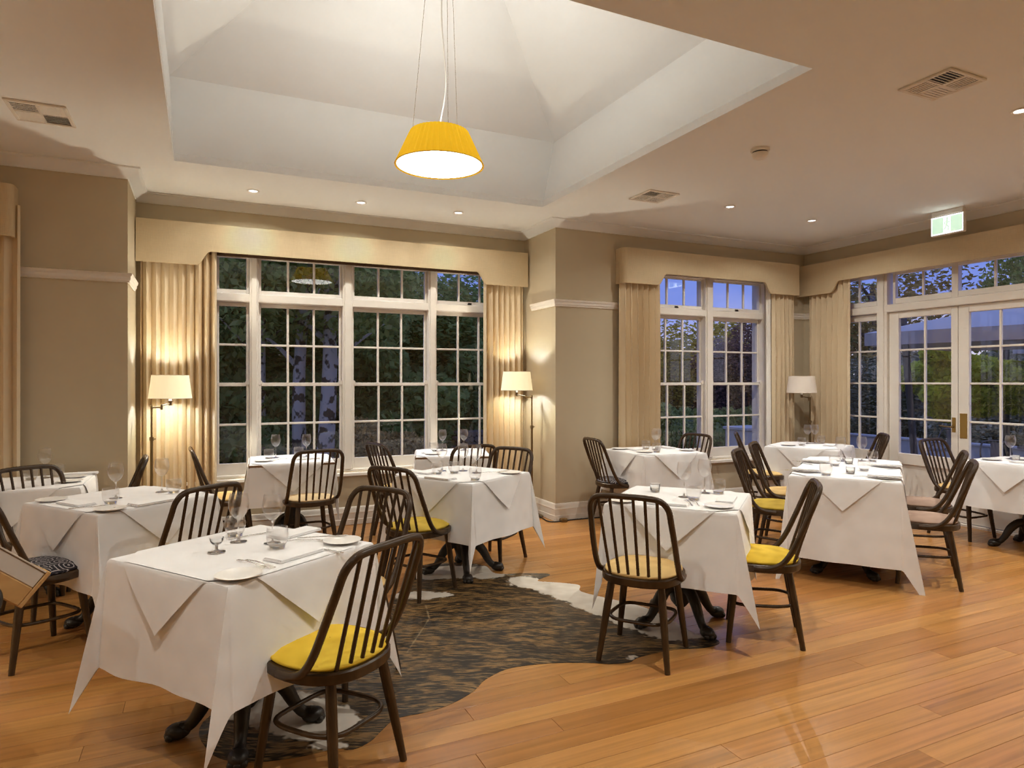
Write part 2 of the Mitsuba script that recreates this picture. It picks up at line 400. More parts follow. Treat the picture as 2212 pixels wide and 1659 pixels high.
for u0, u1 in ((5.045, 5.50), (2.77, 3.24)):
    t = part('door_1', 'side_light', join(sash_frame(PD, u0, u1, .664, 2.14, -.02, .03, .03, .03, .12, .07), PD.box(u0-.03, u1+.03, -.008, .01, .2, .56), PD.box(u0-.03, u1+.03, -.03, .02, .02, .205)), 'white_paint')
    glazed(t, PD, [u0, (u0+u1)/2, u1], DZ, .004)
    t = part('door_1', 'transom', sash_frame(PD, u0, u1, 2.36, 2.625, -.02, .03, .03, .03, .055, .03), 'white_paint')
    glazed(t, PD, [u0, (u0+u1)/2, u1], [2.36, 2.625], .004)
h = part('door_1', 'handle', join(PD.box(4.166, 4.202, -.036, -.029, .93, 1.08, .003)), 'brass', label='narrow brass lock plate with lever')
part(h, 'lever', tube(smooth_path([PD.pt(4.185, -.03, .985), PD.pt(4.185, -.075, .985), PD.pt(4.20, -.08, .985), PD.pt(4.30, -.08, .992)], 4), .008, 8), 'antique_brass', True)
part('door_1', 'push_plate', PD.box(4.055, 4.125, -.036, -.029, .875, 1.125, .003), 'brass', label='wide brass push plate')

# ------------------------------------------------------------------ pelmets, dark roll, curtains
def rrect_profile(u0, u1, cut0, cut1, zt=2.878, zb=2.50, zc=2.628, rise=.11):
    """Pelmet front with the raised middle between cut0 and cut1 (None: straight end)."""
    pts = [(u0, zt), (u0, zb)]
    if cut0 is not None:
        for t in np.linspace(0, 1, 9):
            s = t*t*(3-2*t); pts.append((cut0-rise/2+rise*t, zb+(zc-zb)*s))
    else: pts[-1] = (u0, zc)
    if cut1 is not None:
        for t in np.linspace(0, 1, 9):
            s = t*t*(3-2*t); pts.append((cut1-rise/2+rise*t, zc+(zb-zc)*s))
        pts.append((u1, zb))
    else: pts.append((u1, zc))
    pts.append((u1, zt))
    return Polygon(pts)
def pelmet(label, P, u0, u1, c0, c1, depth, ends):
    k = thing('pelmet', label, 'pelmet', None)
    m = extrude(rrect_profile(u0, u1, c0, c1), .022)
    v = m.vertices.copy(); d = np.array([P.pt(a, -depth+c, b) for a, b, c in v]); m.vertices = d
    if P.kind == 'x': pass
    trimesh.repair.fix_normals(m)
    part(k, 'front', m, 'pelmet_fabric')
    part(k, 'top_board', P.box(u0, u1, -depth+.022, -.003, 2.850, 2.872), 'pelmet_fabric')
    for en, u in zip(ends, (u0, u1)):
        if not en: continue
        s = 1 if u == u0 else -1
        # quarter-round corner and return to the wall
        a = np.linspace(0, PI/2, 7); R = .05
        prof = [(u-s*R*math.sin(t)+0, -depth+R-R*math.cos(t)) for t in a]+[(u-s*R, -.003)]
        inner = [(u-s*(R-.02), -.003)]+[(u-s*(R-.02)*math.sin(t), -depth+R-(R-.02)*math.cos(t)) for t in a[::-1]]
        mm = extrude(Polygon(prof+inner), 2.878-2.50)
        vv = mm.vertices.copy(); mm.vertices = np.array([P.pt(q[0], q[1], 2.50+q[2]) for q in vv]); trimesh.repair.fix_normals(mm)
        part(k, 'return', mm, 'pelmet_fabric', 30)
W_A, W_B, W_R = Plane('y', YA), Plane('y', YM), Plane('x', XR)
pelmet('wide beige fabric pelmet over the alcove window', W_A, -.532, 3.283, .005, 2.73, .145, (0, 0))
pelmet('beige fabric pelmet over the small window, rounded left end', W_B, 4.10, 6.63, 4.56, 6.11, .16, (1, 0))
pelmet('long beige fabric pelmet over the glazed doors', W_R, 2.2, 6.0, None, 5.45, .14, (0, 0))
pelmet('beige fabric pelmet cut off by the left edge of the photo', W_B, -3.7, -1.295, -3.2, -1.75, .16, (0, 1))
b = thing('dark_roll', 'dark brown roll above the alcove window', 'dark_bar')  # dark brown roll and bar filling the band under the pelmet
part(b, 'roll', tube([(-.36, 6.70, 2.665), (3.05, 6.70, 2.665)], .026, 14), 'dark_brown', 30)
part(b, 'bottom_bar', bx(-.36, 3.05, 6.690, 6.705, 2.615, 2.645), 'dark_brown')

def curtain(label, P, u0, u1, n, folds, seed, zb=.012, zt=2.74, amp=.042, gather=0., top_drift=0., lin=None):
    """gather: how far the inner edge swings in towards the bottom; the cloth is one pleated sheet with a hem."""
    rg = np.random.default_rng(seed)
    nc, nr = folds*10+1, 26
    s = np.linspace(0, 1, nc)
    ph = np.cumsum(rg.uniform(.6, 1.4, nc)); ph = (ph-ph[0])/(ph[-1]-ph[0])*2*PI*folds
    P3 = np.zeros((nr, nc, 3))
    jit = rg.uniform(-.3, .3, folds+2)
    for i, t in enumerate(np.linspace(0, 1, nr)):                 # t = 0 top
        z = zt+(zb-zt)*t
        a = amp*(.55+.45*min(1, t*3))
        w = np.sin(ph+np.interp(ph/(2*PI), np.arange(folds+2), jit)*t*1.1)
        u = u0+(u1-u0)*s + np.sign(u1-u0)*.010*np.sin(2*ph)*(.5+.5*t)
        nn = n+a*(np.sign(w)*np.abs(w)**.8)+.010*np.sin(1.1*ph+seed)
        for j in range(nc): P3[i, j] = P.pt(u[j], nn[j], z)
    return single('curtain', label, 'curtain', grid(P3), 'curtain_fabric', True)
curtain('pleated cream curtain left of the alcove window, behind the lit lamp', W_A, -.50, .115, -.072, 9, 1)
curtain('pleated cream curtain right of the alcove window', W_A, 3.262, 2.775, -.072, 7, 2)
curtain('pleated tan curtain left of the small window', W_B, 4.045, 4.575, -.078, 7, 3)
mat('lining_white', (.80, .78, .74), .8)
def lining(parent, P, u0, u1, n):
    s_ = np.linspace(0, 1, 15)
    G = np.array([[P.pt(u0+(u1-u0)*q, n+.012*math.sin(q*9+t), 2.70+(.03-2.70)*t) for q in s_] for t in np.linspace(0, 1, 6)])
    part(parent, 'lining', grid(G), 'lining_white', True, label='white lining edge')
lining(curtain('narrow tan curtain right of the small window, beside the room corner', W_B, 6.615, 6.26, -.078, 5, 4), W_B, 6.30, 6.185, -.060)
curtain('tan curtain left of the glazed doors, nearest the room corner', W_R, 5.86, 5.29, -.070, 8, 5)
curtain('tan curtain at the left edge of the photo', W_B, -1.80, -1.215, -.078, 7, 6)

# ------------------------------------------------------------------ lights and ceiling fittings
trim = lathe([(.034, -.001), (.050, -.001), (.052, -.006), (.046, -.009), (.036, -.006), (.033, .004)], 28)
trim_ply = ply(trim, 'plastic_white', 40)
disc = lathe([(.0005, -.003), (.033, -.003)], 24)
def downlight(x, y, label, power, vis=True):
    k = thing('downlight', label, 'downlight', None) if vis else thing('downlight', label, 'downlight', 'downlights mostly out of view, lighting the room')
    part(k, 'trim_ring', trim_ply, None, to=at(x, y, CZ))
    d = ply(disc, 'plastic_white'); d['emitter'] = glow(WARM*22, .05)
    part(k, 'lamp', d, None, to=at(x, y, CZ))
    scene[uniq(k+'__beam')] = {'type': 'spot', 'to_world': T().look_at(origin=[x, y, CZ-.02], target=[x, y, 0], up=[0, 1, 0]),
        'intensity': rgb(*(WARM*power*1.02)), 'cutoff_angle': 75.0, 'beam_width': 12.0, 'sampling_weight': 1.0 if power > 3 else .5}
for x, y, l, p in ((.40, 6.225, 'left one of the three lit downlights over the alcove window', 5), (1.34, 6.20, 'middle one of the three lit downlights over the alcove window', 5), (2.295, 6.165, 'right one of the three lit downlights over the alcove window', 5),
                (4.574, 4.85, 'lit downlight over the table under the small window', 7.5), (5.742, 4.908, 'lit downlight nearest the exit sign', 8.5)):
    downlight(x, y, l, p)
for x, y, p in ((-.15, 1.45, 9.5), (2.35, 1.85, 13), (4.58, 2.37, 9), (-2.2, 1.5, 5), (-2.2, 3.6, 4), (6.0, 2.3, 14), (0, -1.2, 5), (3.5, -.6, 6), (6.0, -.3, 5)):  # one shows at the right edge; the rest unseen, placed to light the room
    downlight(x, y, 'small recessed downlight, mostly out of view, placed to light the room', p, False)

# pendant
pend = thing('pendant_lamp', 'yellow pleated pendant lamp hanging in the ceiling recess', 'pendant lamp')
PX, PY = 1.385, 4.07
nP = 46
a = np.arange(nP*2)*PI/nP
rows = []
for t in np.linspace(0, 1, 5):
    R = .284+(.186-.284)*t; z = 2.842+(3.057-2.842)*t
    k = R*(1+.016*(-1)**np.arange(nP*2))
    rows.append(np.stack([PX+k*np.cos(a), PY+k*np.sin(a), np.full(nP*2, z)], 1))
rows = np.array(rows); rows = np.concatenate([rows, rows[:, :1]], 1)
def yshade_fn(p, n, uv):
    t = dr.clip((p.z-2.842)/.215, 0, 1)
    return mix((.84, .50, .012), (.90, .58, .014), t)  # lighter towards the top: glow of the lamp put into the colour
mat('yellow_shade', mikit.proc(yshade_fn), .8)
d = ply(grid(rows), 'yellow_shade'); d['emitter'] = glow((.36, .205, .002), .05)
part(pend, 'shade', d, None)
part(pend, 'rim', tube(np.stack([PX+.286*np.cos(a), PY+.286*np.sin(a), np.full(nP*2, 2.843)], 1), .0025, 6, closed=True), 'yellow_shade', True)
dd = lathe([(.001, 0), (.276, 0)], 48)
d = ply(dd, 'plastic_white'); d['emitter'] = glow(PEND*6.3, 2.0)
part(pend, 'diffuser', d, None, to=at(PX, PY, 2.846))
top = lathe([(.001, 0), (.175, 0)], 32); top.invert()
d = ply(top, 'plastic_white'); d['emitter'] = glow(PEND*62, 3.0)
part(pend, 'unseen_top_glow', d, None, to=at(PX, PY, 3.03))  # glowing disc in the top of the shade, unseen, lights the recess above
part(pend, 'cord', tube(smooth_path([(PX, PY, 3.03), (PX+.005, PY, 3.12), (PX+.035, PY, 3.28), (PX+.045, PY, 3.42), (PX+.03, PY, 3.6), (PX+.015, PY, 3.85), (PX+.03, PY, 4.3), (1.42, PY, 4.98)], 8), .0045, 6), 'plastic_white', True)
for q in range(3):
    an = PI*2*q/3+.5
    part(pend, 'suspension_wire', tube([(PX+.18*math.cos(an), PY+.18*math.sin(an), 3.055), (1.42+.03*math.cos(an), PY+.03*math.sin(an), 4.96)], .0011, 4), 'antique_brass')

# vents: frame, louvre quarters
def vent(x0, x1, y0, y1, label, dark):
    k = thing('ceiling_vent', label, 'air vent')
    f = .022
    z0, z1 = CZ-.012, CZ-.0005
    part(k, 'frame', join(cbox(x0, x1, y0, y0+f, z0, z1, .003), cbox(x0, x1, y1-f, y1, z0, z1, .003), cbox(x0, x0+f, y0+f, y1-f, z0, z1, .003), cbox(x1-f, x1, y0+f, y1-f, z0, z1, .003),
        bx((x0+x1)/2-.006, (x0+x1)/2+.006, y0+f, y1-f, z0+.002, z1), bx(x0+f, x1-f, (y0+y1)/2-.006, (y0+y1)/2+.006, z0+.002, z1)), 'vent_white')
    part(k, 'duct', bx(x0+f, x1-f, y0+f, y1-f, z1-.0015, z1), 'vent_dark')
    for qi in range(2):
        for qj in range(2):
            a0, a1 = (x0+f, (x0+x1)/2-.006) if qi == 0 else ((x0+x1)/2+.006, x1-f)
            b0, b1 = (y0+f, (y0+y1)/2-.006) if qj == 0 else ((y0+y1)/2+.006, y1-f)
            along = (qi+qj) % 2
            for n in range(6):
                c = (n+.5)/6
                tilt = .0022
                if (qi, qj) == dark: tilt *= .1
                w = .0102
                if along: # slats run along y
                    xm = a0+(a1-a0)*c
                    v = [(xm-w+0, b0, z0+.002), (xm+w, b0, z0+.002+tilt), (xm+w, b1, z0+.002+tilt), (xm-w, b1, z0+.002)]
                else:
                    ym = b0+(b1-b0)*c
                    v = [(a0, ym-w, z0+.002), (a0, ym+w, z0+.002+tilt), (a1, ym+w, z0+.002+tilt), (a1, ym-w, z0+.002)]
                v = np.array(v); v[:, 2] = np.clip(v[:, 2], z0+.001, z1-.003)
                if (qi, qj) == dark: 
                    cen = v.mean(0); v = cen+(v-cen)*([.3, 1, 1] if along else [1, .3, 1])
                th = np.array([0, 0, .001])
                m = M(np.vstack([v, v+th]), [[0, 1, 2], [0, 2, 3], [4, 6, 5], [4, 7, 6], [0, 4, 5], [0, 5, 1], [2, 6, 7], [2, 7, 3]])
                part(k, 'slat', m, 'vent_white')
vent(-1.075, -.755, 4.80, 5.155, 'square ceiling air vent at the left, near the wall', (1, 1))
vent(3.61, 3.93, 2.196, 2.498, 'square ceiling air vent at the upper right of the photo', (0, 0))
vent(3.53, 3.86, 4.71, 5.035, 'square ceiling air vent between recess and small window', (0, 0))
sd = thing('smoke_detector', 'white round smoke detector on the ceiling right of the recess', 'smoke detector')
part(sd, 'base', lathe([(.001, 0), (.066, 0), (.068, -.014), (.060, -.022), (.001, -.022)], 28), 'plastic_white', 30, to=at(3.64, 3.56, CZ))
part(sd, 'vent_ring', lathe([(.050, -.022), (.050, -.034)], 28), 'vent_dark', True, to=at(3.64, 3.56, CZ))
part(sd, 'cap', lathe([(.001, -.032), (.058, -.032), (.057, -.046), (.046, -.064), (.030, -.074), (.001, -.076)], 28), 'plastic_white', 30, to=at(3.64, 3.56, CZ))

# exit sign (edge lit running figure, no text)
ex = thing('exit_sign', 'lit green and white running man exit sign under the ceiling', 'exit sign')
EX, EY0, EY1 = 6.60, 3.885, 4.205
part(ex, 'bracket', cbox(EX-.028, EX+.028, EY0+.01, EY1-.01, CZ-.05, CZ-.001, .006), 'plastic_white')
part(ex, 'housing', cbox(EX-.02, EX+.02, EY0, EY1, 2.885, CZ-.048, .006), 'plastic_white')
def face_quad(y0, y1, z0, z1, x, col, name, label=None):
    m = M([(x, y0, z0), (x, y0, z1), (x, y1, z1), (x, y1, z0)], [[0, 1, 2], [0, 2, 3]])
    d = ply(m, 'plastic_white'); d['emitter'] = glow(col, .2)
    part(ex, name, d, None, label=label)
WHT, GRN = (3.6, 4.0, 3.9), (.42, .72, .54)
zb, zt = 2.893, CZ-.056
face_quad(EY0+.006, EY1-.006, zb, zt, EX-.0208, WHT, 'white_face')
ym = (EY0+EY1)/2
face_quad(ym+.035, EY1-.018, zb+.012, zt-.012, EX-.0218, GRN, 'green_panel')
face_quad(EY0+.018, ym-.035, zb+.012, zt-.012, EX-.0218, GRN, 'green_panel')
def fig_poly():
    """A running figure, y to the viewer's left."""
    parts = [Point(.004, .052).buffer(.011)]
    from shapely.geometry import LineString
    from shapely.ops import unary_union
    for pts, w in (([(.002, .034), (-.002, -.004)], .010), ([(.002, .03), (.022, .016), (.03, .024)], .0045), ([(.0, .03), (-.020, .022), (-.024, .006)], .0045),
                   ([(-.002, -.004), (.018, -.020), (.014, -.048)], .006), ([(-.002, -.004), (-.014, -.026), (-.030, -.036)], .006)):
        parts.append(LineString(pts).buffer(w))
    return unary_union(parts)
fm = extrude(fig_poly(), .0008)
v = fm.vertices.copy(); fm.vertices = np.stack([EX-.0230-v[:, 2]*.5, ym-v[:, 0]*.9, (zb+zt)/2+v[:, 1]*1.15], 1); trimesh.repair.fix_normals(fm)
d = ply(fm, 'plastic_white'); d['emitter'] = glow(GRN, .02)
part(ex, 'running_figure', d, None)

# floor lamps
shade_m = lathe([(.170, 0), (.145, .198)], 40)
shade_ring = join(tube(np.stack([.170*np.cos(np.arange(40)*PI/20), .170*np.sin(np.arange(40)*PI/20), np.zeros(40)], 1), .0022, 5, closed=True),
                  tube(np.stack([.145*np.cos(np.arange(40)*PI/20), .145*np.sin(np.arange(40)*PI/20), np.full(40, .198)], 1), .0022, 5, closed=True))
bulb = trimesh.creation.icosphere(2, .028)
mat('shade_lit', (.84, .74, .52), .8)
def floor_lamp(label, px, py, sx, sy, zs, lit, power):
    k = thing('floor_lamp', label, 'floor lamp')
    za = zs-.075                                                  # arm height
    part(k, 'base', lathe([(.001, .0), (.125, .0), (.13, .008), (.125, .016), (.03, .026), (.014, .05), (.001, .05)], 32), 'antique_brass', 30, to=at(px, py, .001))
    part(k, 'pole', join(tube([(px, py, .04), (px, py, .96)], .0115, 12), tube([(px, py, .94), (px, py, za+.02)], .0075, 10)), 'antique_brass', 40)
    part(k, 'collar', join(tube([(px, py, .945), (px, py, .975)], .017, 12), tube([(px, py, .96), (px+.03, py-.005, .96)], .004, 6)), 'antique_brass', 40)
    mx, my = px*.45+sx*.55, py*.45+sy*.55-.05
    part(k, 'swing_arm', join(tube([(px, py, za), (mx, my, za)], .0065, 8), tube([(mx, my, za-.02), (mx, my, za+.025)], .0095, 10), tube([(mx, my, za+.015), (sx, sy, za+.03)], .0055, 8), tube([(sx, sy, za+.015), (sx, sy, za+.05)], .012, 10),
                                 tube([(px, py, za-.015), (px, py, za+.022)], .0105, 10)), 'antique_brass', 40)
    part(k, 'candle_sleeve', tube([(sx, sy, za+.05), (sx, sy, zs+.03)], .0125, 12), 'candle_wax', 40)
    part(k, 'drip_pan', lathe([(.001, 0), (.024, 0), (.026, .005), (.001, .004)], 20), 'antique_brass', 30, to=at(sx, sy, za+.048))
    d = ply(shade_m, 'shade_lit' if lit else 'shade_off', True)
    if lit: d['emitter'] = glow(np.array([1., .84, .52])*.62, .1)
    sh = part(k, 'shade', d, None, to=at(sx, sy, zs))
    part(sh, 'trim', shade_ring, 'shade_off', True, to=at(sx, sy, zs))
    inner = lathe([(.1675, .001), (.1425, .197)], 40); inner.invert()
    part(sh, 'lining', inner, 'shade_off', True, to=at(sx, sy, zs))
    if lit:
        d = ply(bulb, 'plastic_white', True); d['emitter'] = glow(np.array([1., .91, .70])*power*2.5, 3.0)
        part(k, 'bulb', d, None, to=at(sx, sy, zs+.085))
    else: part(k, 'bulb', bulb, 'plastic_white', True, to=at(sx, sy, zs+.085))
floor_lamp('lit floor lamp with swing arm in front of the left alcove curtain', -.395, 6.36, -.255, 6.38, 1.303, True, 560)
floor_lamp('lit floor lamp with swing arm at the right end of the alcove', 3.195, 6.33, 3.03, 6.36, 1.353, True, 460)
floor_lamp('added fill floor lamp out of view at the left, brightening the ceiling', -3.3, 3.4, -3.15, 3.4, 1.35, True, 1900)  # added fill lamp, out of view, lifts the ceiling on the left
floor_lamp('added fill floor lamp out of view at the right, brightening the ceiling', 6.3, -.2, 6.15, -.2, 1.35, True, 1700)  # added fill lamp, out of view, lifts the ceiling on the right
floor_lamp('unlit floor lamp in the corner between small window and doors', 6.66, 5.72, 6.495, 5.70, 1.312, False, 0)

# ------------------------------------------------------------------ cowhide rug
RUG = [(.12, 2.72), (.30, 2.66), (.47, 2.655), (.53, 2.62), (.61, 2.65), (.67, 2.71), (.75, 2.78), (.88, 2.78), (1.0, 2.80), (1.14, 2.87), (1.24, 2.96), (1.37, 3.02), (1.49, 3.02), (1.65, 2.98), (1.8, 2.91), (1.89, 2.855), (1.99, 2.83), (2.08, 2.86), (2.3, 2.86), (2.46, 2.81), (2.58, 2.82), (2.61, 2.88), (2.57, 2.95), (2.56, 3.05), (2.58, 3.28), (2.55, 3.52), (2.46, 3.7), (2.36, 3.92), (2.42, 4.05), (2.31, 4.17), (2.20, 4.27), (2.36, 4.37), (2.21, 4.47), (2.0, 4.56), (2.0, 4.80), (1.83, 4.98), (1.61, 5.0), (1.44, 4.86), (1.36, 4.6), (1.20, 4.42), (1.0, 4.1), (.72, 3.85), (.5, 3.5), (.25, 3.35), (.0, 3.1), (.02, 2.85)]
rp = Polygon(smooth_path(RUG, 5, closed=True)).buffer(0)
def rug_mesh():
    from shapely import contains_xy
    rg = np.random.default_rng(3)
    st = .03
    gx, gy = np.meshgrid(np.arange(-.1, 2.8, st), np.arange(2.5, 5.2, st))
    pts = np.stack([gx.ravel(), gy.ravel()], 1)+rg.uniform(-.008, .008, (gx.size, 2))
    ins = rp.buffer(-.012)
    pts = pts[contains_xy(ins, pts[:, 0], pts[:, 1])]
    ext = np.array(rp.exterior.segmentize(.02).coords)[:-1]
    allp = np.vstack([ext, pts])
    from scipy.spatial import Delaunay
    tri = Delaunay(allp).simplices
    c = allp[tri].mean(1)
    tri = tri[contains_xy(rp, c[:, 0], c[:, 1])]
    z = .0030+.0022*meshkit.fbm(np.stack([allp[:, 0]*3, allp[:, 1]*3, allp[:, 0]*0], 1), 2)
    z[:len(ext)] = .0015
    v = np.column_stack([allp, z])
    sk = len(v); base = np.column_stack([ext, np.full(len(ext), .0003)])
    f = [t if np.cross(allp[t[1]]-allp[t[0]], allp[t[2]]-allp[t[0]]) > 0 else t[::-1] for t in tri]
    n = len(ext)
    f += [[i, sk+i, (i+1) % n] for i in range(n)]+[[(i+1) % n, sk+i, sk+(i+1) % n] for i in range(n)]
    return M(np.vstack([v, base]), f)
def seg_d(p, a, b):
    ax, ay, bx_, by = a[0], a[1], b[0], b[1]
    dx, dy = bx_-ax, by-ay
    t = dr.clip(((p.x-ax)*dx+(p.y-ay)*dy)/(dx*dx+dy*dy), 0, 1)
    return dr.sqrt(dr.square(p.x-ax-dx*t)+dr.square(p.y-ay-dy*t))
def rug_fn(p, n, uv):
    s = p.x*.90-p.y*.43; t = p.x*.43+p.y*.90
    wob = .12*noise(s*3, t*3, 2.)
    hair = fbm(s*26, (t+wob)*120, 0, 3)
    broad = fbm(s*8, (t+wob)*26, 5, 3)
    patch = noise(p.x*2.3, p.y*2.3, 7.)
    br = smoothstep(.47, .80, hair*.62+broad*.46+.12*(patch-.5))
    dark = mix((.014, .009, .005), (.215, .122, .044), br)
    grey = smoothstep(.60, .8, fbm(s*14, t*110, 9., 2))
    dark = dark*(1-.35*grey)+mi.Color3f(.30, .20, .10)*(.35*grey)
    spine = dr.minimum(seg_d(p, (.98, 3.42), (1.25, 3.86)), seg_d(p, (1.25, 3.86), (1.3, 4.1)))
    sp = (1-smoothstep(.002, .014, spine+.012*noise(p.x*40, p.y*40, 3)))*.45
    dark = dark*(1-sp)+mi.Color3f(.42, .33, .19)*sp
    # white margin: right flank, belly corners, shank
    j = .10*(fbm(p.x*9, p.y*9, 1., 3)-.5)+.03*(noise(p.x*60, p.y*60, 4.)-.5)
    d = dr.minimum(seg_d(p, (2.30, 4.02), (2.42, 3.35)), seg_d(p, (2.42, 3.35), (2.50, 3.12)))-.20
    d = dr.minimum(d, seg_d(p, (2.10, 4.28), (2.36, 3.95))-.13)
    d = dr.minimum(d, seg_d(p, (1.45, 4.80), (1.95, 4.62))-.16)
    d = dr.minimum(d, seg_d(p, (1.22, 4.36), (1.44, 4.25))-.07)
    d = dr.minimum(d, seg_d(p, (.25, 3.15), (.45, 2.90))-.16)
    d = dr.minimum(d, seg_d(p, (.40, 2.70), (.50, 2.66))-.035)
    d = dr.minimum(d, seg_d(p, (2.50, 2.98), (2.53, 2.96))-.05)
    d = dr.minimum(d, seg_d(p, (2.03, 2.87), (2.05, 2.87))-.015)
    w = 1-smoothstep(-.012, .012, d+j)
    white = mix((.56, .51, .44), (.72, .68, .61), fbm(p.x*14, p.y*14, 2., 2))
    return dark*(1-w)+white*w
def rug_bump(p, n, uv):
    s = p.x*.90-p.y*.43; t = p.x*.43+p.y*.90
    return .0012*fbm(s*14, t*150, 0, 2)
scene['cowhide'] = {'type': 'twosided', 'bsdf': {'type': 'principled', 'base_color': mikit.proc(rug_fn), 'roughness': .5, 'specular': .35, 'sheen': .3}}
single('cowhide_rug', 'dark brindle and white cowhide rug lying across the floor', 'rug', rug_mesh(), 'cowhide', True)

# ------------------------------------------------------------------ chairs
def rounded_seat(w, dp, z0, z1, n=40, dome=0., inset=.0, crown=0.):
    """D-shaped seat outline (superellipse, rounder at the front)."""
    a = np.arange(n)*2*PI/n
    ex = 2.6
    c, s = np.cos(a), np.sin(a)
    r = (np.abs(c)**ex+np.abs(s)**ex)**(-1/ex)
    x, y = r*c*dp/2, r*s*w/2*(1-.06*(r*c < 0)*np.abs(r*c))
    rings = [(1, z0), (1, z1)] if not crown else []
    v = []
    if crown:
        prof = [(.97, z0), (1.0, z0+(z1-z0)*.35), (.985, z0+(z1-z0)*.7), (.93, z1-.004), (.80, z1+crown*.45), (.55, z1+crown*.8), (.25, z1+crown), (.01, z1+crown*1.02)]
    else:
        prof = [(.01, z0), (.975, z0), (1, z0+.006), (1, z1-.006), (.975, z1), (.01, z1)]
    for k, z in prof: v.append(np.stack([x*k, y*k, np.full(n, z)], 1))
    P = np.array(v); f = []
    for i in range(len(prof)-1):
        for j in range(n):
            q = (j+1) % n
            f += [[i*n+j, i*n+q, (i+1)*n+q], [i*n+j, (i+1)*n+q, (i+1)*n+j]]
    vv = P.reshape(-1, 3)
    uv = vv[:, :2]/.42+.5
    return M(vv, f), uv
seat_m, _ = rounded_seat(.425, .42, .405, .448)
cush_m, cush_uv = rounded_seat(.40, .395, .448, .468, crown=.022)
seat_ply = ply(seat_m, 'dark_bentwood', 35)
cush_plys = {}
def cush(matn):
    if matn not in cush_plys: cush_plys[matn] = mikit.ply(cush_m, matn, smooth=True, uv=cush_uv)
    return cush_plys[matn]
hoop_path = smooth_path([(.045, .205, .428), (-.03, .213, .432), (-.095, .216, .462), (-.145, .216, .530), (-.195, .213, .640), (-.238, .207, .745), (-.268, .199, .822), (-.288, .163, .866), (-.296, .09, .877),
    (-.298, 0, .878), (-.296, -.09, .877), (-.288, -.163, .866), (-.268, -.199, .822), (-.238, -.207, .745), (-.195, -.213, .640), (-.145, -.216, .530), (-.095, -.216, .462), (-.03, -.213, .432), (.045, -.205, .428)], 5)
hoop_ply = ply(tube(hoop_path, .0150, 10), 'dark_bentwood', 50)
spind_plys = []
for i in range(6):
    q = (i-2.5)/2.5
    spind_plys.append(ply(tube(smooth_path([(-.178+.022*q*q, .128*q, .43), (-.222+.012*q*q, .138*q, .60), (-.292, .150*q, .870-.008*abs(q))], 5), .0078, 8), 'dark_bentwood', 50))
def leg_tube(a, b):
    a, b = np.array(a, float), np.array(b, float)
    t = np.linspace(0, 1, 6)[:, None]
    return tube(a+(b-a)*t, np.interp(np.linspace(0, 1, 6), [0, .3, 1], [.0185, .0205, .0135]), 10)
leg_plys = [ply(leg_tube((sx, sy, .41), (ex_, ey, .0)), 'dark_bentwood', 50) for sx, sy, ex_, ey in
            ((.135, .140, .178, .188), (.135, -.140, .178, -.188), (-.135, .130, -.205, .180), (-.135, -.130, -.205, -.180))]
ring = smooth_path([(.150, .115, .205), (.10, .150, .205), (0, .158, .21), (-.10, .150, .215), (-.158, .10, .215), (-.165, 0, .215), (-.158, -.10, .215), (-.10, -.150, .215), (0, -.158, .21), (.10, -.150, .205), (.150, -.115, .205), (.158, 0, .205)], 4, closed=True)
ring_ply = ply(tube(ring, .0092, 8, closed=True), 'dark_bentwood', True)
CH = 'bentwood chairs round the tables'
def chair(x, y, deg, cm, label):
    k = thing('dining_chair', label, 'chair')
    w = at(x, y, .0005, deg)
    part(k, 'seat', seat_ply, None, to=w)
    c = part(k, 'cushion', cush(cm), None, to=w)
    part(k, 'back_hoop', hoop_ply, None, to=w)
    for s in spind_plys: part(k, 'spindle', s, None, to=w)
    for l in leg_plys: part(k, 'leg', l, None, to=w)
    part(k, 'stretcher_ring', ring_ply, None, to=w)
    return k
chair(.43, 2.53, 125, 'yellow_velvet', 'dark bentwood chair with bright yellow seat, nearest the viewer in the foreground')
chair(2.13, 2.90, 38, 'tan_velvet', 'dark bentwood chair with tan seat standing on the end of the cowhide rug')
chair(2.90, 2.83, 137, 'yellow_velvet', 'dark bentwood chair with yellow seat and shadow, right of the tan-seated chair')
chair(1.35, 4.42, 33, 'olive_velvet', 'dark bentwood chair with olive yellow seat at the left of the centre table')
chair(2.14, 4.93, 212, 'tan_velvet', 'chair behind the centre table, legs showing under its cloth')
chair(.83, 5.87, 97, 'cream_velvet', 'chair with cream seat, back to us, at the left alcove window table')
chair(.20, 6.20, 3, 'tan_velvet', 'chair seen sideways in front of the left alcove curtain')
chair(-.68, 5.62, 185, 'tan_velvet', 'chair half hidden between left wall table and the lit lamp')
chair(-.88, 5.06, -53, 'tan_velvet', 'chair behind the second left table, only its back showing at the left edge')
chair(-.80, 4.26, 37, 'swirl_fabric', 'chair with black and white swirl seat beside the menu stand')
chair(-.13, 4.17, 127, 'tan_velvet', 'chair between the two left tables, back rising behind the front table')
chair(.62, 3.28, 215, 'tan_velvet', 'chair on the far right side of the front left table')
chair(1.70, 6.06, 15, 'tan_velvet', 'reddish lit chair seen sideways between the two alcove tables')
chair(2.19, 5.72, 88, 'tan_velvet', 'chair with its back to us at the right alcove window table')
chair(3.77, 5.56, -5, 'swirl_fabric', 'chair with black and white swirl seat by the beige wall pier')
chair(4.50, 5.52, 188, 'tan_velvet', 'chair at the right end of the small window table, against the panes')
chair(4.17, 3.93, -55, 'olive_velvet', 'chair with olive seat on the left side of the long table, nearer one')
chair(4.76, 4.34, -55, 'tan_velvet', 'chair with tan seat on the left side of the long table, farther one')
chair(5.53, 5.35, -45, 'tan_velvet', 'chair left of the corner table, under the small window')
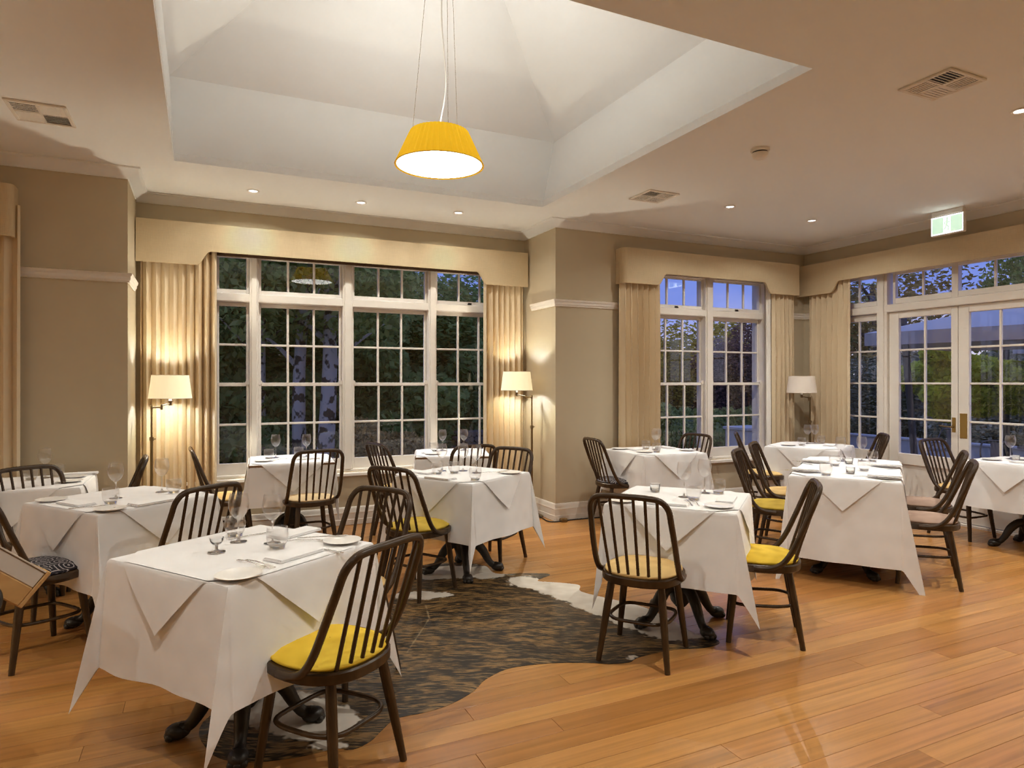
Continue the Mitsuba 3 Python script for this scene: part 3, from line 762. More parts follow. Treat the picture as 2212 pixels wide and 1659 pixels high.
chair(6.40, 4.92, 140, 'tan_velvet', 'chair right of the corner table, in front of the side light')
chair(5.35, 3.49, 125, 'mauve_velvet', 'chair with mauve seat on the right side of the long table, farther one')
chair(4.76, 3.08, 125, 'mauve_velvet', 'chair with mauve seat on the right side of the long table, nearer one')
chair(6.46, 3.83, -90, 'tan_velvet', 'black looking chair in front of the glazed doors, at the right edge table')

# ------------------------------------------------------------------ tables with draped cloths
TZ = .745
top_m = extrude(sbox(-.345, -.345, .345, .345).buffer(.01), .028, TZ-.030)
top_long = extrude(sbox(-.69, -.345, .69, .345).buffer(.01), .028, TZ-.030)
col_ply = ply(lathe([(.001, .715), (.16, .715), (.15, .70), (.05, .68), (.030, .62), (.028, .52), (.045, .47), (.034, .42), (.040, .34), (.060, .26), (.072, .19), (.055, .13), (.03, .10), (.001, .10)], 20), 'cast_iron', 40)
def foot_mesh():
    p = smooth_path([(.035, 0, .225), (.09, 0, .215), (.145, 0, .165), (.185, 0, .095), (.215, 0, .055), (.245, 0, .040)], 5)
    t = tube(p, np.interp(np.linspace(0, 1, len(p)), [0, .35, .7, .9, 1], [.034, .034, .024, .024, .030]), 10)
    paw = trimesh.creation.icosphere(2, 1.0); paw.apply_scale([.048, .038, .032]); paw.apply_translation([.262, 0, .0325])
    toes = []
    for s in (-1, 0, 1):
        b = trimesh.creation.icosphere(1, .0165); b.apply_translation([.298-abs(s)*.008, s*.022, .0175]); toes.append(b)
    return join(t, paw, *toes)
foot_m = foot_mesh(); foot_ply = ply(foot_m, 'cast_iron', 50)
def drape(Hx, Hy, S, seed, side=.07, tip=.19):
    rg = np.random.default_rng(seed)
    swing = rg.choice([-1, 1], 4)*rg.uniform(.30, .60, 4); wph = rg.uniform(0, 6.28, 8); tipv = tip*rg.uniform(.8, 1.2, 4)
    def f(x, y, off=0.):
        sx, sy = (1 if x >= 0 else -1), (1 if y >= 0 else -1)
        ax, ay = abs(x)-Hx, abs(y)-Hy
        z0 = TZ+.0015+off
        if ax <= 0 and ay <= 0:
            return (x, y, z0+.0008*math.sin(9*x+wph[0])*math.sin(8*y+wph[1]))
        if ax > 0 and ay > 0:
            r = math.hypot(ax, ay); th = math.degrees(math.atan2(ay, ax))
            q = 1-abs(th-45)/45
            ci = (0 if sx > 0 else 1)+(0 if sy > 0 else 2)
            ang = PI/4+swing[ci]
            ex, ey = math.cos(ang), math.sin(ang)
            g = side*r*(1-.4*q)
            nx, ny = (g, 0) if th < 45 else (0, g)
            px = nx*(1-q)+tipv[ci]*r*ex*q; py = ny*(1-q)+tipv[ci]*r*ey*q
            out = math.hypot(px, py)
            # a soft belly in the pleat
            bel = .09*math.sin(PI*q)*r
            if th < 45: py -= bel*.4
            else: px -= bel*.4
            edge = .010*(1-math.exp(-r/.012))
            return (sx*(Hx+px+off+edge*.7), sy*(Hy+py+off+edge*.7), z0-math.sqrt(max(r*r-out*out, 0)))
        if ax > 0:
            h, t, L, c = ax, y/Hy, Hy, 0
        else:
            h, t, L, c = ay, x/Hx, Hx, 1
        fl = 1-t*t
        sgn = sx if ax > 0 else sy
        w = (.020*math.sin(2.3*t+wph[2+c*2+(sgn > 0)])+.012*math.sin(6.1*t+wph[3+c]))*fl*(h/S)**1.3*S/.42
        out = side*h*(1-.25*fl)+w
        edge = .010*(1-math.exp(-h/.012))
        d = math.sqrt(max(h*h-out*out, 0))-.004*(1-math.exp(-h/.012))
        if ax > 0: return (sx*(Hx+out+edge+off), y, z0-max(d, 0))
        return (x, sy*(Hy+out+edge+off), z0-max(d, 0))
    return f
def axis_samples(H, S, n_in, n_out):
    near = [.004, .010, .02]
    o = sorted(set(near+list(np.linspace(.045, S, n_out))))
    i = list(np.linspace(-H, H, n_in))
    return np.array([-(H+q) for q in o[::-1]]+i+[H+q for q in o])
def cloth_mesh(f, Hx, Hy, S):
    X, Y = axis_samples(Hx, S, 17, 14), axis_samples(Hy, S, 17, 14)
    V = [f(x, y) for x in X for y in Y]
    c = len(Y); F = []
    for i in range(len(X)-1):
        for j in range(c-1):
            a, b, d, e_ = i*c+j, i*c+j+1, (i+1)*c+j, (i+1)*c+j+1
            if (X[i]+X[i+1])*(Y[j]+Y[j+1]) > 0: F += [[a, d, e_], [a, e_, b]]
            else: F += [[a, d, b], [d, e_, b]]
    return M(V, F)
def overlay_mesh(f, Hx, Hy, D, cx=0., sides='xXyY', off=.0050):
    ms = []
    flat = Polygon([(cx+D, 0), (cx, D), (cx-D, 0), (cx, -D)]).intersection(sbox(-Hx, -Hy, Hx, Hy))
    fp = trimesh.creation.triangulate_polygon(flat, engine='earcut')
    ms.append(M([f(x, y, off) for x, y in fp[0]], fp[1]))
    for sd in sides:
        H = (Hx-cx if sd == 'X' else Hx+cx) if sd in 'xX' else Hy
        hm = D-H
        if hm <= .02: continue
        rows = []
        for h in np.concatenate([[0, .004, .010, .02], np.linspace(.045, hm, 8)]):
            hw = hm-h
            rows.append([(cx+(H+h+1e-6), w) if sd == 'X' else (cx-(H+h+1e-6), w) if sd == 'x' else (cx+w, H+h+1e-6) if sd == 'Y' else (cx+w, -(H+h+1e-6)) for w in np.linspace(-hw, hw, 9)])
        P = np.array([[f(x, y, off+.07*max(0., max(abs(x)-Hx, abs(y)-Hy))) for x, y in r] for r in rows])
        ms.append(grid(P))
    return join(*ms)
def table(tag, x, y, deg, seed, desc, S=.42, D=.61, long=False, feet=45, H=.36, ov=True, odeg=None):
    k = thing('dining_table', 'iron pedestal table under white cloths, '+desc, 'table')
    w = at(x, y, 0, deg)
    part(k, 'tabletop', top_long if long else top_m, 'table_wood', to=w)
    for cx in ((-.36, .36) if long else (0,)):
        part(k, 'column', col_ply, None, to=w @ T().translate([cx, 0, 0]))
        for q in range(4):
            part(k, 'leg', foot_ply, None, to=w @ T().translate([cx, 0, 0]).rotate([0, 0, 1], feet+90*q))
    Hx, Hy = (.72 if long else H), H
    f = drape(Hx, Hy, S, seed)
    single('tablecloth', 'white tablecloth hanging from the table '+desc, 'tablecloth', cloth_mesh(f, Hx, Hy, S), 'linen', 28, to=w)
    if ov:
        m = join(overlay_mesh(f, Hx, Hy, D, -.36, 'xyY'), overlay_mesh(f, Hx, Hy, D, .36, 'XyY', .0056)) if long else overlay_mesh(f, Hx, Hy, D)
        single('overlay_cloth', 'white pointed overlay cloth, table '+desc, 'tablecloth', m, 'linen', 25, to=w)
DESC = dict(T1='in the left foreground', T2='second from the left front, beside the menu stand', T3='against the beige wall at the left edge', T4='at the left end of the alcove window',
            T5='at the right end of the alcove window', T6='in the centre, behind the rug', T7='under the small window', T8='at the right end of the cowhide rug', T9='with four seats, the long one on the right',
            T10='in the far right corner', T11='at the right edge, by the doors')
table('T1', .166, 2.955, 35, 11, DESC['T1'])
table('T2', -.43, 4.58, 37, 12, DESC['T2'])
table('T3', -1.10, 5.53, 0, 13, DESC['T3'], S=.38)
table('T4', .72, 6.24, -4, 14, DESC['T4'], S=.36, H=.345)
table('T5', 2.22, 6.15, -17, 15, DESC['T5'], S=.36, H=.345)
table('T6', 1.79, 4.70, 31, 16, DESC['T6'])
table('T7', 4.13, 5.445, -2, 17, DESC['T7'])
table('T8', 2.60, 3.17, 40, 18, DESC['T8'])
table('T9', 4.76, 3.71, 35, 19, DESC['T9'], S=.60, long=True)
table('T10', 6.00, 5.16, 26, 20, DESC['T10'], S=.44)
table('T11', 6.49, 3.28, 0, 21, DESC['T11'], S=.40, H=.35)

# ------------------------------------------------------------------ tableware
ZC = TZ+.0085
bowl_m = lathe([(.0005, .0968), (.006, .0975), (.0130, .1012), (.0248, .1115), (.0347, .1268), (.0411, .147), (.0426, .165), (.0396, .188), (.0341, .212), (.0331, .212), (.0386, .188), (.0415, .165), (.0400, .147), (.0336, .1275), (.0236, .1125), (.0118, .1032), (.0005, .1022)], 32)
stem_m = lathe([(.0005, .0962), (.0048, .096), (.0036, .085), (.0034, .03), (.006, .010), (.015, .004), (.034, .002), (.0345, .0004), (.0005, .0004)], 24)
bowl_ply, stem_ply = ply(bowl_m, 'sheet_glass', 50), ply(stem_m, 'solid_glass', True)
tum_ply = ply(lathe([(.0280, .0150), (.0322, .0152), (.0395, .024), (.0445, .045), (.0449, .062), (.0415, .090), (.0404, .090), (.0437, .062), (.0433, .045), (.0380, .026), (.0300, .0170)], 32), 'sheet_glass', 50)
tumb_ply = ply(lathe([(.0005, .0005), (.027, .0005), (.030, .004), (.0322, .0148), (.027, .0160), (.0005, .0135)], 28), 'solid_glass', 50)
plate_ply = ply(lathe([(.0005, .004), (.045, .004), (.052, .007), (.078, .011), (.081, .0125), (.080, .010), (.05, .0015), (.045, .0003), (.0005, .0003)], 40), 'porcelain', 40)
vot_ply = ply(lathe([(.0005, .0005), (.022, .0005), (.029, .004), (.032, .045), (.035, .050), (.033, .050), (.029, .046), (.026, .012), (.0005, .010)], 24), 'solid_glass', True)
wax_ply = ply(lathe([(.0005, .0102), (.0235, .0104), (.0245, .024), (.0005, .023)], 20), 'candle_wax', 40)
def napkin_mesh(l=.225, w=.105):
    ls = []
    for i, (s, z) in enumerate(((1, 0), (.985, .0042), (.97, .0084))):
        ls.append(cbox(-l/2*s, l/2*s, -w/2, w/2-.004*i, z, z+.004, .0018))
    return join(*ls)
nap_ply = ply(napkin_mesh(), 'napkin_linen')
def fork_mesh():
    o = [(-.095, -.005), (-.03, -.0025), (.035, -.0025), (.05, -.010), (.06, -.0115), (.09, -.0105), (.09, -.0075), (.062, -.0065), (.062, -.0035), (.09, -.0035), (.09, -.0008), (.062, -.0008)]
    o += [(a, -b) for a, b in o[::-1]]
    m = extrude(Polygon(o).buffer(0), .002)
    m.vertices[:, 2] += .004*np.cos(m.vertices[:, 0]*30)+.004
    return m
def knife_mesh():
    o = [(-.105, -.006), (-.02, -.004), (0, -.0055), (.07, -.009), (.095, -.007), (.107, .001), (.10, .0035), (0, .004), (-.02, .004), (-.105, .006)]
    return extrude(Polygon(o), .0024, .0006)
fork_ply, knife_ply = ply(fork_mesh(), 'silver'), ply(knife_mesh(), 'silver')
def wine(x, y, l):
    k = thing('wine_glass', l, 'wine glass'); w = at(x, y, ZC)
    part(k, 'bowl', bowl_ply, None, to=w); part(k, 'stem', stem_ply, None, to=w)
def tumbler(x, y, l):
    k = thing('tumbler', l, 'glass'); w = at(x, y, ZC)
    part(k, 'wall', tum_ply, None, to=w); part(k, 'base', tumb_ply, None, to=w)
def plate(x, y, l, z=0): single('side_plate', l, 'plate', plate_ply, None, to=at(x, y, ZC+z))
def napkin(x, y, deg, l, z=0): single('napkin', l, 'napkin', nap_ply, None, to=at(x, y, ZC+z, deg))
def votive(x, y, l):
    k = thing('candle_holder', l, 'candle holder'); w = at(x, y, ZC)
    part(k, 'cup', vot_ply, None, to=w); part(k, 'candle', wax_ply, None, to=w)
def fork(x, y, deg, l, z=0): single('fork', l, 'fork', fork_ply, None, to=at(x, y, ZC+z, deg))
def knife(x, y, deg, l, z=0, tilt=0): single('knife', l, 'knife', knife_ply, None, to=at(x, y, ZC+z, deg) @ T().rotate([0, 1, 0], tilt))
t = 'on the left foreground table'
wine(.14, 3.10, 'stemmed wine glass '+t+', the left one by the footed glass')
wine(.27, 3.01, 'stemmed wine glass '+t+', the right one by the big tumbler')
tumbler(.13, 3.21, 'clear tumbler '+t+', behind the left wine glass')
tumbler(.28, 2.905, 'clear tumbler '+t+', the nearest and largest looking')
kk = thing('footed_glass', 'low footed glass candle dish '+t, 'candle holder')
part(kk, 'dish', lathe([(.004, .030), (.016, .034), (.024, .045), (.027, .060), (.026, .060), (.022, .047), (.014, .038), (.003, .036)], 24), 'solid_glass', True, to=at(.05, 2.945, ZC))
part(kk, 'foot', lathe([(.0005, .0305), (.005, .030), (.006, .012), (.016, .005), (.034, .003), (.0345, .0005), (.0005, .0005)], 24), 'solid_glass', True, to=at(.05, 2.945, ZC))
plate(.115, 2.545, 'white side plate on the near corner of the left foreground table')
plate(.545, 2.90, 'white side plate on the right corner of the left foreground table')
napkin(.33, 2.76, 35, 'folded white napkin '+t+', in front of the nearest tumbler')
napkin(.38, 3.15, 35, 'folded white napkin '+t+', on its far edge')
fork(.165, 2.70, -62, 'silver fork '+t+', left of two beside the near napkin')
fork(.195, 2.685, -62, 'silver fork '+t+', right of two beside the near napkin')
knife(.20, 3.20, 20, 'silver knife '+t+', by the far napkin')
knife(.475, 2.985, -8, 'silver knife resting on the right plate of the left foreground table', .012, 0)
fork(.415, 2.985, -25, 'silver fork '+t+', left of the right plate')
knife(.455, 2.80, -55, 'silver knife '+t+', at the end of the near napkin')
t = 'on the table beside the menu stand'
wine(-.47, 4.56, 'stemmed wine glass '+t+', the left one')
wine(-.235, 4.70, 'stemmed wine glass '+t+', the right one')
tumbler(-.475, 4.36, 'clear tumbler '+t+', near its front corner')
tumbler(-.165, 4.62, 'clear tumbler '+t+', by the right wine glass')
plate(-.80, 4.62, 'white side plate '+t+', at its left corner')
plate(-.455, 4.16, 'white side plate '+t+', at its near corner')
napkin(-.65, 4.44, -53, 'folded white napkin '+t+', left')
napkin(-.27, 4.30, 37, 'folded white napkin '+t+', right')
knife(-.56, 4.30, 10, 'silver knife '+t)
fork(-.375, 4.225, 20, 'silver fork '+t)
t = 'on the table against the left wall'
wine(-1.03, 5.74, 'stemmed wine glass '+t)
tumbler(-.96, 5.77, 'clear tumbler '+t+', right of the wine glass')
tumbler(-1.10, 5.66, 'clear tumbler '+t+', left of the wine glass')
plate(-.845, 5.68, 'white side plate '+t+', farther one')
plate(-.835, 5.44, 'white side plate '+t+', nearer one')
napkin(-.83, 5.85, 0, 'folded white napkin '+t)
t = 'on the left alcove window table'
wine(.60, 6.36, 'stemmed wine glass '+t+', left of the chair back')
wine(.86, 6.29, 'stemmed wine glass '+t+', right, above the chair back')
tumbler(.535, 6.28, 'clear tumbler '+t+', left of the wine glasses')
tumbler(.80, 6.36, 'clear tumbler '+t+', behind the chair back')
plate(.475, 6.12, 'white side plate '+t)
napkin(.84, 6.14, 5, 'folded white napkin '+t)
fork(.62, 6.17, 40, 'silver fork '+t)
t = 'on the right alcove window table'
wine(2.18, 6.31, 'stemmed wine glass '+t+', left')
wine(2.39, 6.26, 'stemmed wine glass '+t+', right')
tumbler(2.08, 6.28, 'clear tumbler '+t)
plate(1.985, 6.03, 'white side plate '+t+', near edge')
napkin(1.99, 6.22, 73, 'folded white napkin '+t)
t = 'on the centre table'
wine(1.68, 4.88, 'stemmed wine glass '+t+', leftmost of three')
wine(1.83, 4.81, 'stemmed wine glass '+t+', middle of three')
wine(1.88, 4.66, 'stemmed wine glass '+t+', rightmost of three')
tumbler(1.59, 4.72, 'clear tumbler '+t+', leftmost')
tumbler(1.72, 4.71, 'clear tumbler '+t+', in the middle')
tumbler(1.73, 4.31, 'clear tumbler '+t+', at its near corner')
plate(2.11, 4.53, 'white side plate '+t+', at its right corner')
plate(1.36, 4.74, 'white side plate '+t+', behind the olive chair')
napkin(1.50, 4.84, -59, 'folded white napkin '+t+', left')
napkin(1.54, 4.50, -59, 'folded white napkin '+t+', near the front')
fork(1.99, 4.61, -30, 'silver fork '+t)
knife(2.08, 4.585, 35, 'silver knife lying on the right plate of the centre table', .012, 0)
t = 'on the small window table'
wine(4.16, 5.46, 'stemmed wine glass '+t+', left'); wine(4.23, 5.52, 'stemmed wine glass '+t+', right')
tumbler(4.03, 5.27, 'clear tumbler '+t+', in front'); tumbler(4.11, 5.55, 'clear tumbler '+t+', behind')
plate(3.86, 5.66, 'white side plate '+t+', at its left end'); plate(3.92, 5.31, 'white side plate '+t+', at its near edge'); plate(4.40, 5.26, 'white side plate '+t+', at its right corner')
napkin(3.97, 5.58, 88, 'folded white napkin '+t+', left'); napkin(4.38, 5.58, 88, 'folded white napkin '+t+', right')
t = 'on the table at the end of the rug'
wine(2.62, 3.16, 'stemmed wine glass '+t+', left'); wine(2.83, 3.22, 'stemmed wine glass '+t+', right')
tumbler(2.60, 3.05, 'clear tumbler '+t+', near the cutlery'); tumbler(2.89, 3.165, 'clear tumbler '+t+', right back')
votive(2.58, 3.39, 'small glass candle holder '+t)
plate(2.585, 2.825, 'white side plate '+t+', at its near corner'); plate(2.20, 3.20, 'white side plate behind the tan-seated chair back')
napkin(2.77, 2.97, 40, 'folded white napkin '+t+', right'); napkin(2.39, 3.02, -48, 'folded white napkin '+t+', left')
fork(2.52, 3.0, 62, 'silver fork '+t+', left one'); fork(2.555, 2.985, 62, 'silver fork '+t+', right one'); knife(2.69, 2.90, 12, 'silver knife '+t)
t = 'on the long table'
wine(5.03, 4.00, 'stemmed wine glass '+t+', left back'); wine(5.22, 3.94, 'stemmed wine glass '+t+', right back')
for x, y, l in ((4.17, 3.44, 'front left'), (4.71, 3.80, 'middle left'), (4.65, 3.49, 'middle right'), (5.25, 3.86, 'far right'), (5.12, 4.02, 'far middle')): tumbler(x, y, 'clear tumbler '+t+', '+l)
votive(4.93, 3.84, 'small glass candle holder '+t+', far one'); votive(4.42, 3.43, 'small glass candle holder '+t+', near one')
for x, y, l in ((4.20, 3.64, 'front left'), (4.75, 4.02, 'far left'), (4.42, 3.16, 'front right'), (5.02, 3.575, 'far right')):
    plate(x, y, 'white side plate '+t+', '+l); napkin(x+.015, y+.005, -55 if 'left' in l else 125, 'folded white napkin on the plate '+l+' of the long table', .0125)
    fork(x-.055, y+.075 if 'left' in l else y+.085, -55, 'silver fork '+t+', '+l)
t = 'on the far corner table'
wine(6.12, 5.29, 'stemmed wine glass '+t+', left'); wine(6.20, 5.26, 'stemmed wine glass '+t+', right')
tumbler(5.87, 5.15, 'clear tumbler '+t+', left'); tumbler(6.25, 5.22, 'clear tumbler '+t+', right')
plate(5.75, 5.22, 'white side plate '+t); napkin(6.15, 5.02, 26, 'folded white napkin '+t)
t = 'on the table at the right edge'
wine(6.55, 3.47, 'stemmed wine glass '+t); plate(6.32, 3.50, 'white side plate '+t+', left'); plate(6.58, 3.40, 'white side plate '+t+', right'); napkin(6.32, 3.22, 90, 'folded white napkin '+t)
votive(6.42, 3.36, 'small glass candle holder '+t)

# ------------------------------------------------------------------ menu stand, cable
ms = thing('menu_stand', 'wooden menu stand on black iron legs at the left edge', 'menu stand')
rt, fw = np.array([math.cos(YAW), -math.sin(YAW), 0]), np.array([math.sin(YAW), math.cos(YAW), 0])
hh, ww = -.6*rt-.8*fw, -.8*rt+.6*fw
aa = math.cos(.72)*hh+math.sin(.72)*np.array([0, 0, 1.]); nn_ = np.cross(aa, ww)
if nn_[2] < 0: nn_ = -nn_
mm_ = np.eye(4); mm_[:3, 0], mm_[:3, 1], mm_[:3, 2], mm_[:3, 3] = aa, np.cross(nn_, aa), nn_, (-.50, 2.64, .775)
yy = 1 if np.cross(nn_, aa)@ww > 0 else -1
B0 = T(mm_)
part(ms, 'tray', join(cbox(0, .44, 0, yy*.32, -.075, -.010, .004), cbox(-.014, .0, 0, yy*.32, -.075, .055, .003)), 'tan_wood', to=B0)
part(ms, 'menu_book', join(cbox(.002, .42, yy*.002, yy*.31, -.0095, .044, .002), cbox(.002, .425, yy*-.002, yy*.315, .0445, .050, .001)), 'menu_paper', to=B0)
cx, cy = -.86, 2.46
part(ms, 'scroll', tube(smooth_path([(-.63, 2.60, .815), (-.59, 2.585, .775), (-.60, 2.57, .725), (-.68, 2.53, .70), (cx, cy, .69)], 8), .013, 8), 'cast_iron', True)
part(ms, 'post', tube([(cx, cy, .05), (cx, cy, 1.02)], .014, 10), 'cast_iron', 40)
for q in range(3):
    an = 2*PI*q/3+2.6
    part(ms, 'leg', tube(smooth_path([(cx, cy, .16), (cx+.09*math.cos(an), cy+.09*math.sin(an), .13), (cx+.20*math.cos(an), cy+.20*math.sin(an), .013)], 6), .011, 8), 'cast_iron', True)
single('power_cable', 'thin black cable running along the skirting by the wall pier', 'cable', tube(smooth_path([(3.20, 6.30, .05), (3.24, 6.18, .008), (3.22, 6.02, .007), (3.27, 5.955, .007), (3.36, 5.95, .009), (3.50, 5.97, .007), (3.75, 5.955, .007), (4.1, 5.96, .007), (4.5, 5.965, .007)], 7), .0055, 6), 'black_cable', True)
fo = thing('floor_socket', 'small metal floor socket by the skirting of the wall pier', 'floor socket')
part(fo, 'body', cbox(3.33, 3.40, 5.915, 5.975, .0005, .032, .005), 'antique_brass')
part(fo, 'lid', cbox(3.335, 3.395, 5.92, 5.97, .0325, .037, .001), 'brass')

# ------------------------------------------------------------------ the garden
def ground_fn(p, n, uv): return mix((.10, .11, .035), (.17, .17, .06), fbm(p.x*2, p.y*2, 0, 3))
diff('grass', mikit.proc(ground_fn))
diff('paving', (.34, .30, .25))
struct('ground', bx(-60, 80, 6.95, 90, -.50, -.405), 'grass', 'dark lawn outside')
struct('patio', join(bx(7.06, 14.5, -6, 14, -.40, -.30)), 'paving', 'grey patio paving outside the doors')
diff('render_white', (.80, .74, .64))
struct('garden_wall', join(cbox(14.4, 14.65, -8, 15, -.40, .12, .01), cbox(14.36, 14.69, -8, 15, .12, .16, .006)), 'render_white', 'low white garden wall behind the patio')

def leaf_mat(name, a, b):
    def fn(p, n, uv): return mix(a, b, uv.x)*(.6+.8*uv.y)
    scene[name] = {'type': 'principledthin', 'base_color': mikit.proc(fn), 'roughness': .6, 'diff_trans': .9, 'specular': .2, 'spec_trans': 0.0} if False else {'type': 'principledthin', 'base_color': mikit.proc(fn), 'roughness': .6, 'diff_trans': 1.2}
    return name
leaf_mat('leaf_dark', (.30, .40, .11), (.52, .58, .19))
leaf_mat('leaf_mid', (.40, .46, .12), (.62, .62, .20))
leaf_mat('leaf_yellow', (.66, .52, .07), (.82, .62, .11))
leaf_mat('leaf_purple', (.30, .16, .11), (.44, .25, .17))
leaf_mat('leaf_olive', (.50, .48, .29), (.70, .66, .45))
leaf_mat('leaf_lime', (.66, .66, .06), (.84, .82, .12))
leaf_mat('leaf_brown', (.54, .38, .13), (.68, .48, .16))
def bark_fn(p, n, uv):
    k = smoothstep(.50, .62, fbm(p.x*9, p.y*9, p.z*7, 3))
    return mix((.78, .66, .50), (.13, .095, .06), k)
diff('birch_bark', mikit.proc(bark_fn))
diff('bark', (.20, .16, .12))
def leaves(centres, n, size, seed, aspect=1.7, thin=None):
    """Leaf quads scattered in ellipsoids: centres (x, y, z, rx, ry, rz)."""
    rg = np.random.default_rng(seed)
    C = np.asarray(centres, float)
    vol = np.prod(C[:, 3:], 1)**(2/3); w = vol/vol.sum()
    idx = rg.choice(len(C), n, p=w)
    d = rg.normal(size=(n, 3)); d /= np.linalg.norm(d, axis=1, keepdims=True)
    r = rg.uniform(.25, 1, n)**.5
    p = C[idx, :3]+d*r[:, None]*C[idx, 3:]
    a = rg.normal(size=(n, 3)); a /= np.linalg.norm(a, axis=1, keepdims=True)
    b = np.cross(a, rg.normal(size=(n, 3))); b /= np.linalg.norm(b, axis=1, keepdims=True)
    s = size*rg.uniform(.6, 1.3, n)[:, None]
    a, b = a*s*.5*aspect, b*s*.5
    V = np.stack([p-a, p-b, p+a, p+b], 1).reshape(-1, 3)
    i = np.arange(n)*4
    F = np.vstack([np.stack([i, i+1, i+2], 1), np.stack([i, i+2, i+3], 1)])
    u = np.repeat(np.stack([rg.random(n), rg.random(n)], 1), 4, 0)
    return M(V, F), u
def clump(seed, n, rx, rz, zc, k=14):
    """Leaf masses of a round crown about (0, 0, zc)."""
    rg = np.random.default_rng(seed)
    out = []
    for _ in range(k):
        d = rg.normal(size=3); d /= np.linalg.norm(d)
        q = rg.uniform(.35, .85)
        rr = rg.uniform(.28, .45)
        out.append((d[0]*rx*q, d[1]*rx*q, zc+d[2]*rz*q, rx*rr, rx*rr, rz*rr))
    return out
def crown_ply(seed, n, rx, rz, zc, size, k=14):
    m, u = leaves(clump(seed, n, rx, rz, zc, k), n, size, seed)
    return mikit.ply(m, 'leaf_dark', uv=u)
CR = {'dense': crown_ply(1, 40000, 2.3, 3.4, 4.1, .095, 34), 'dense2': crown_ply(2, 40000, 2.1, 3.8, 4.6, .095, 34), 'loose': crown_ply(3, 5000, 1.9, 2.6, 4.2, .085, 26), 'bush': crown_ply(4, 16000, .8, .55, .5, .05, 14), 'hedge': None}
def tree(label, x, y, crown, leafm, sc=1., rot=0, trunk=True, tr=.13, bark='bark', cat='tree', z=-.42, szz=None, lean=0, th=4.5, name='tree'):
    k = thing(name, label, cat)
    w = T().translate([x, y, z]).rotate([0, 0, 1], rot).scale([sc, sc, szz or sc])
    part(k, 'foliage', CR[crown], leafm, to=w)
    if trunk:
        rg = np.random.default_rng(int(abs(x*97+y*31)))
        main = smooth_path([(0, 0, 0), (.06+lean*.3, .02, th*.35), (-.04+lean*.7, 0, th*.7), (lean, .05, th)], 5)
        ms_ = [tube(main, np.linspace(tr, tr*.35, len(main)), 9)]
        for q in range(7):
            i = int(len(main)*(.35+.08*q)); i = min(i, len(main)-2); an = q*2.4
            ms_.append(tube(smooth_path([main[i], main[i]+[.5*math.cos(an), .5*math.sin(an), .45], main[i]+[1.2*math.cos(an), 1.2*math.sin(an), .9]], 4), np.linspace(tr*.4, .012, 9), 5))
        part(k, 'trunk', join(*ms_), bark, 40, to=T().translate([x, y, z]).rotate([0, 0, 1], rot))
# seen through the alcove window
for i, (x, y, s, c) in enumerate(((-2.6, 15.2, 1.15, 'dense'), (-.2, 16.6, 1.2, 'dense2'), (2.4, 15.9, 1.15, 'dense'), (4.6, 17.2, 1.25, 'dense2'), (6.9, 16.3, 1.15, 'dense'), (9.3, 18.0, 1.2, 'dense2'))):
    tree('dense dark green tree behind the alcove window, number %s from the left' % ('one', 'two', 'three', 'four', 'five', 'six')[i], x, y, c, 'leaf_dark' if i % 2 == 0 else 'leaf_mid', s, i*67, szz=(.50, .60, .46, .62, .50, .60)[i]*s, th=3.2)
tree('birch with white patchy bark through the alcove window, right one of the pair', 1.98, 12.3, 'loose', 'leaf_mid', 1.05, 20, tr=.17, bark='birch_bark', th=6, lean=.25)
tree('birch with white patchy bark through the alcove window, left one of the pair', 1.62, 12.7, 'loose', 'leaf_mid', 1.1, 140, tr=.14, bark='birch_bark', th=6, lean=-.2)
tree('thin pale birch at the left of the alcove window view', 1.02, 13.4, 'loose', 'leaf_dark', 1.05, 230, tr=.10, bark='birch_bark', th=6)
tree('low olive brown shrub outside the middle of the alcove window', 2.66, 10.9, 'bush', 'leaf_brown', 1.15, 0, False, cat='shrub', name='shrub')
tree('low brown shrub outside the right panes of the alcove window', 3.7, 11.6, 'bush', 'leaf_brown', .8, 70, False, cat='shrub', name='shrub')
for i, (x, y, sc_) in enumerate(((-1.6, 13.6, 2.3), (.6, 14.6, 2.6), (3.1, 14.0, 2.4), (5.3, 14.8, 2.5), (7.6, 15.4, 2.6))):
    tree('dark green undergrowth shrub low behind the alcove window, number %s from the left' % ('one', 'two', 'three', 'four', 'five')[i], x, y, 'bush', 'leaf_dark', sc_, i*50, False, cat='shrub', name='shrub')
wp = thing('log_pile', 'stack of split logs outside the right end of the alcove window', 'log pile')
rg = np.random.default_rng(8)
lm = lathe([(.001, 0), (.055, 0), (.055, .5), (.001, .5)], 9)
log_ply = ply(lm, 'bark', 30)
for r_ in range(8):
    for c_ in range(7):
        part(wp, 'log', log_ply, None, to=T().translate([4.75+c_*.115+(r_ % 2)*.055, 12.6+rg.uniform(-.05, .05), -.34+r_*.1]).rotate([1, 0, 0], -90))
# through the small window
hm, hu = leaves([(x_, 0, .55, .55, .45, .75) for x_ in np.arange(-2.6, 2.7, .5)], 26000, .07, 12)
hedge_ply = mikit.ply(hm, 'leaf_dark', uv=hu)
k = single('hedge', 'clipped green hedge outside the small window', 'hedge', {**hedge_ply, 'bsdf': {'type': 'ref', 'id': 'leaf_mid'}}, None, to=T().translate([9.2, 11.6, -.40]).rotate([0, 0, 1], -15))
tree('tall open yellow green tree through the left panes of the small window', 10.4, 14.6, 'loose', 'leaf_yellow', 1.0, 15, tr=.06, th=2.9, szz=.55)
tree('yellow green tree through the right panes of the small window', 13.0, 14.6, 'loose', 'leaf_yellow', 1.2, 155, tr=.07, th=3.2, szz=.60)
tree('low yellow green tree behind the hedge of the small window', 9.7, 13.6, 'dense', 'leaf_yellow', .62, 40, tr=.09, th=2.0, szz=.37)
